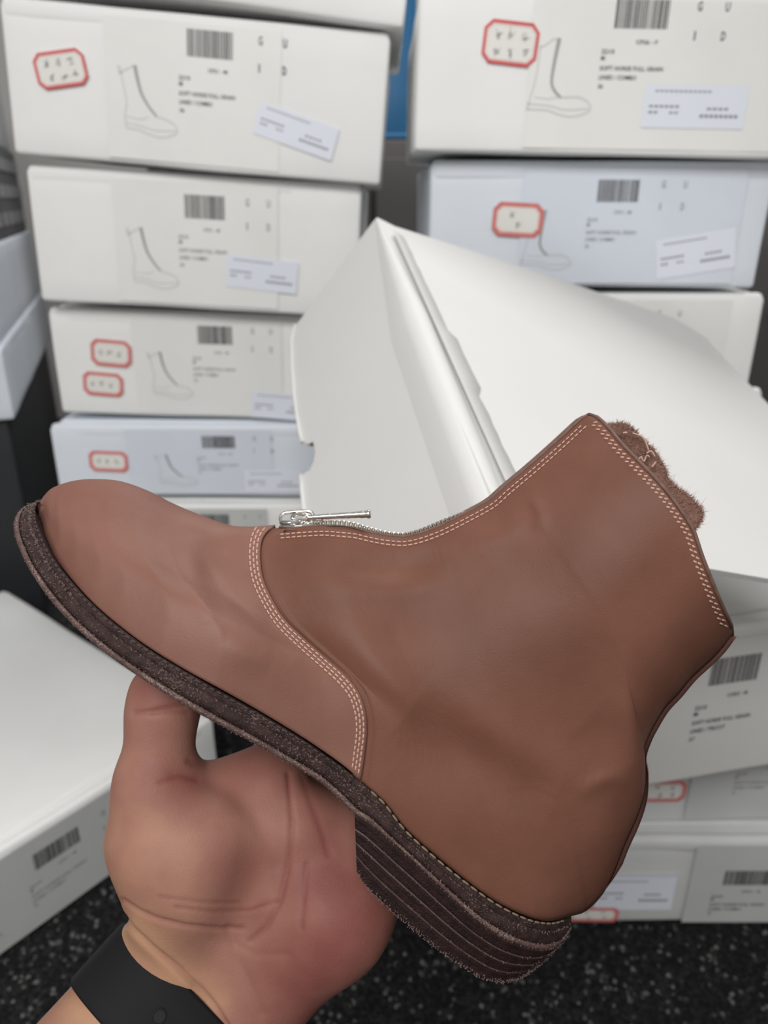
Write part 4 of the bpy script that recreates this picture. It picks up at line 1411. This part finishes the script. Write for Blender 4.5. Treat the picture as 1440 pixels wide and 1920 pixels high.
me.vertices.foreach_set('co', (co2 - handbase).ravel())
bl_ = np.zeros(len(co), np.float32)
for line, wd, am in [([(300, 1440), (350, 1470)], 60, .30), ([(450, 1620), (480, 1700)], 70, .28), ([(440, 1430), (560, 1500), (620, 1620)], 80, .28), ([(600, 1650), (660, 1720), (560, 1850)], 110, .46), ([(290, 1300), (320, 1280)], 50, .36), ([(295, 1340), (290, 1450)], 60, .20), ([(450, 1850), (520, 1900)], 70, .12)]:  # reddish skin patches; the strongest, under the heel, also paints the heel's shade
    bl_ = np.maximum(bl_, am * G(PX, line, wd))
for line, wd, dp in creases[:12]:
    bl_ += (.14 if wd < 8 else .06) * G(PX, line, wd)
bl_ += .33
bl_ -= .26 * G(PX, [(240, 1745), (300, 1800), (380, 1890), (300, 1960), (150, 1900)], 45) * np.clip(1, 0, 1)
at = me.attributes.new('blush_and_shade', 'FLOAT', 'POINT')
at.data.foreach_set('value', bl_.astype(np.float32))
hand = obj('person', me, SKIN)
hand.location = handbase
tag(hand, 'left hand and bare wrist of a person, palm up, holding the boot by its sole', 'person')

# ------------------------------------------------------------------ watch band
bandbase = C(U(290, 1900, .30))
wt = thing('watch_band', 'wide black rubber watch band around the wrist below the palm', 'watch band', loc=bandbase)


def band_ring(center, half_w, half_t, k=56, pw=2.5):
    out = []
    for i in range(k):
        q = 2 * PI * i / k
        c_, s_ = math.cos(q), math.sin(q)
        a = half_w * np.sign(c_) * abs(c_) ** (2 / pw); b = half_t * np.sign(s_) * abs(s_) ** (2 / pw)
        out.append(center + perp * a + thick * b)
    return out


def band_center(s):
    """middle of the wrist at s metres along its axis from the hand-side edge (negative = towards the elbow)"""
    return U(350, 1866, .3165) + ax3 * (s + .002)


vs, k = [], 56
rows_ = [(0.0, -.0012), (.0003, .0006), (-.0012, .0014), (-.008, .0015), (-.015, .0015), (-.021, .0015), (-.0268, .0014), (-.0280, .0006), (-.0277, -.0012)]
for (s, e) in rows_:
    vs += band_ring(band_center(s), .0392 + e, .0302 + e, k)
fs = []
for i in range(len(rows_)):
    i2 = (i + 1) % len(rows_)
    for j in range(k):
        fs.append((i * k + j, i * k + (j + 1) % k, i2 * k + (j + 1) % k, i2 * k + j))
me = mesh('strap', C(np.array(vs)), fs, bandbase)
bm = bmesh.new(); bm.from_mesh(me); bmesh.ops.recalc_face_normals(bm, faces=bm.faces); bm.to_mesh(me); bm.free()
strap = obj('strap', me, RUBBER, wt)
tr = BVHTree.FromPolygons([Vector(p) for p in C(np.array(vs))], fs)
p, n = hit(298, 1906, tr)
m = MB()
if p is not None:
    e1 = np.cross(n, [0, 0, 1]); e1 /= np.linalg.norm(e1); e2 = np.cross(n, e1)
    R1_ = lambda r, z_: [p + n * z_ + (e1 * math.cos(q) + e2 * math.sin(q)) * r for q in np.linspace(0, 2 * PI, 24, endpoint=False)]
    v = R1_(.0030, .0001) + R1_(.0026, .0005) + R1_(.0021, .0003) + R1_(.0019, -.0004)
    f = [(i * 24 + j, i * 24 + (j + 1) % 24, (i + 1) * 24 + (j + 1) % 24, (i + 1) * 24 + j) for i in range(3) for j in range(24)]
    m.add(v, f); m.add(R1_(.0021, .00025), [tuple(range(24))], 1)
    obj('buckle_hole', m.mesh('buckle_hole', bandbase), [RUBBER, HOLE_SHADE], strap)
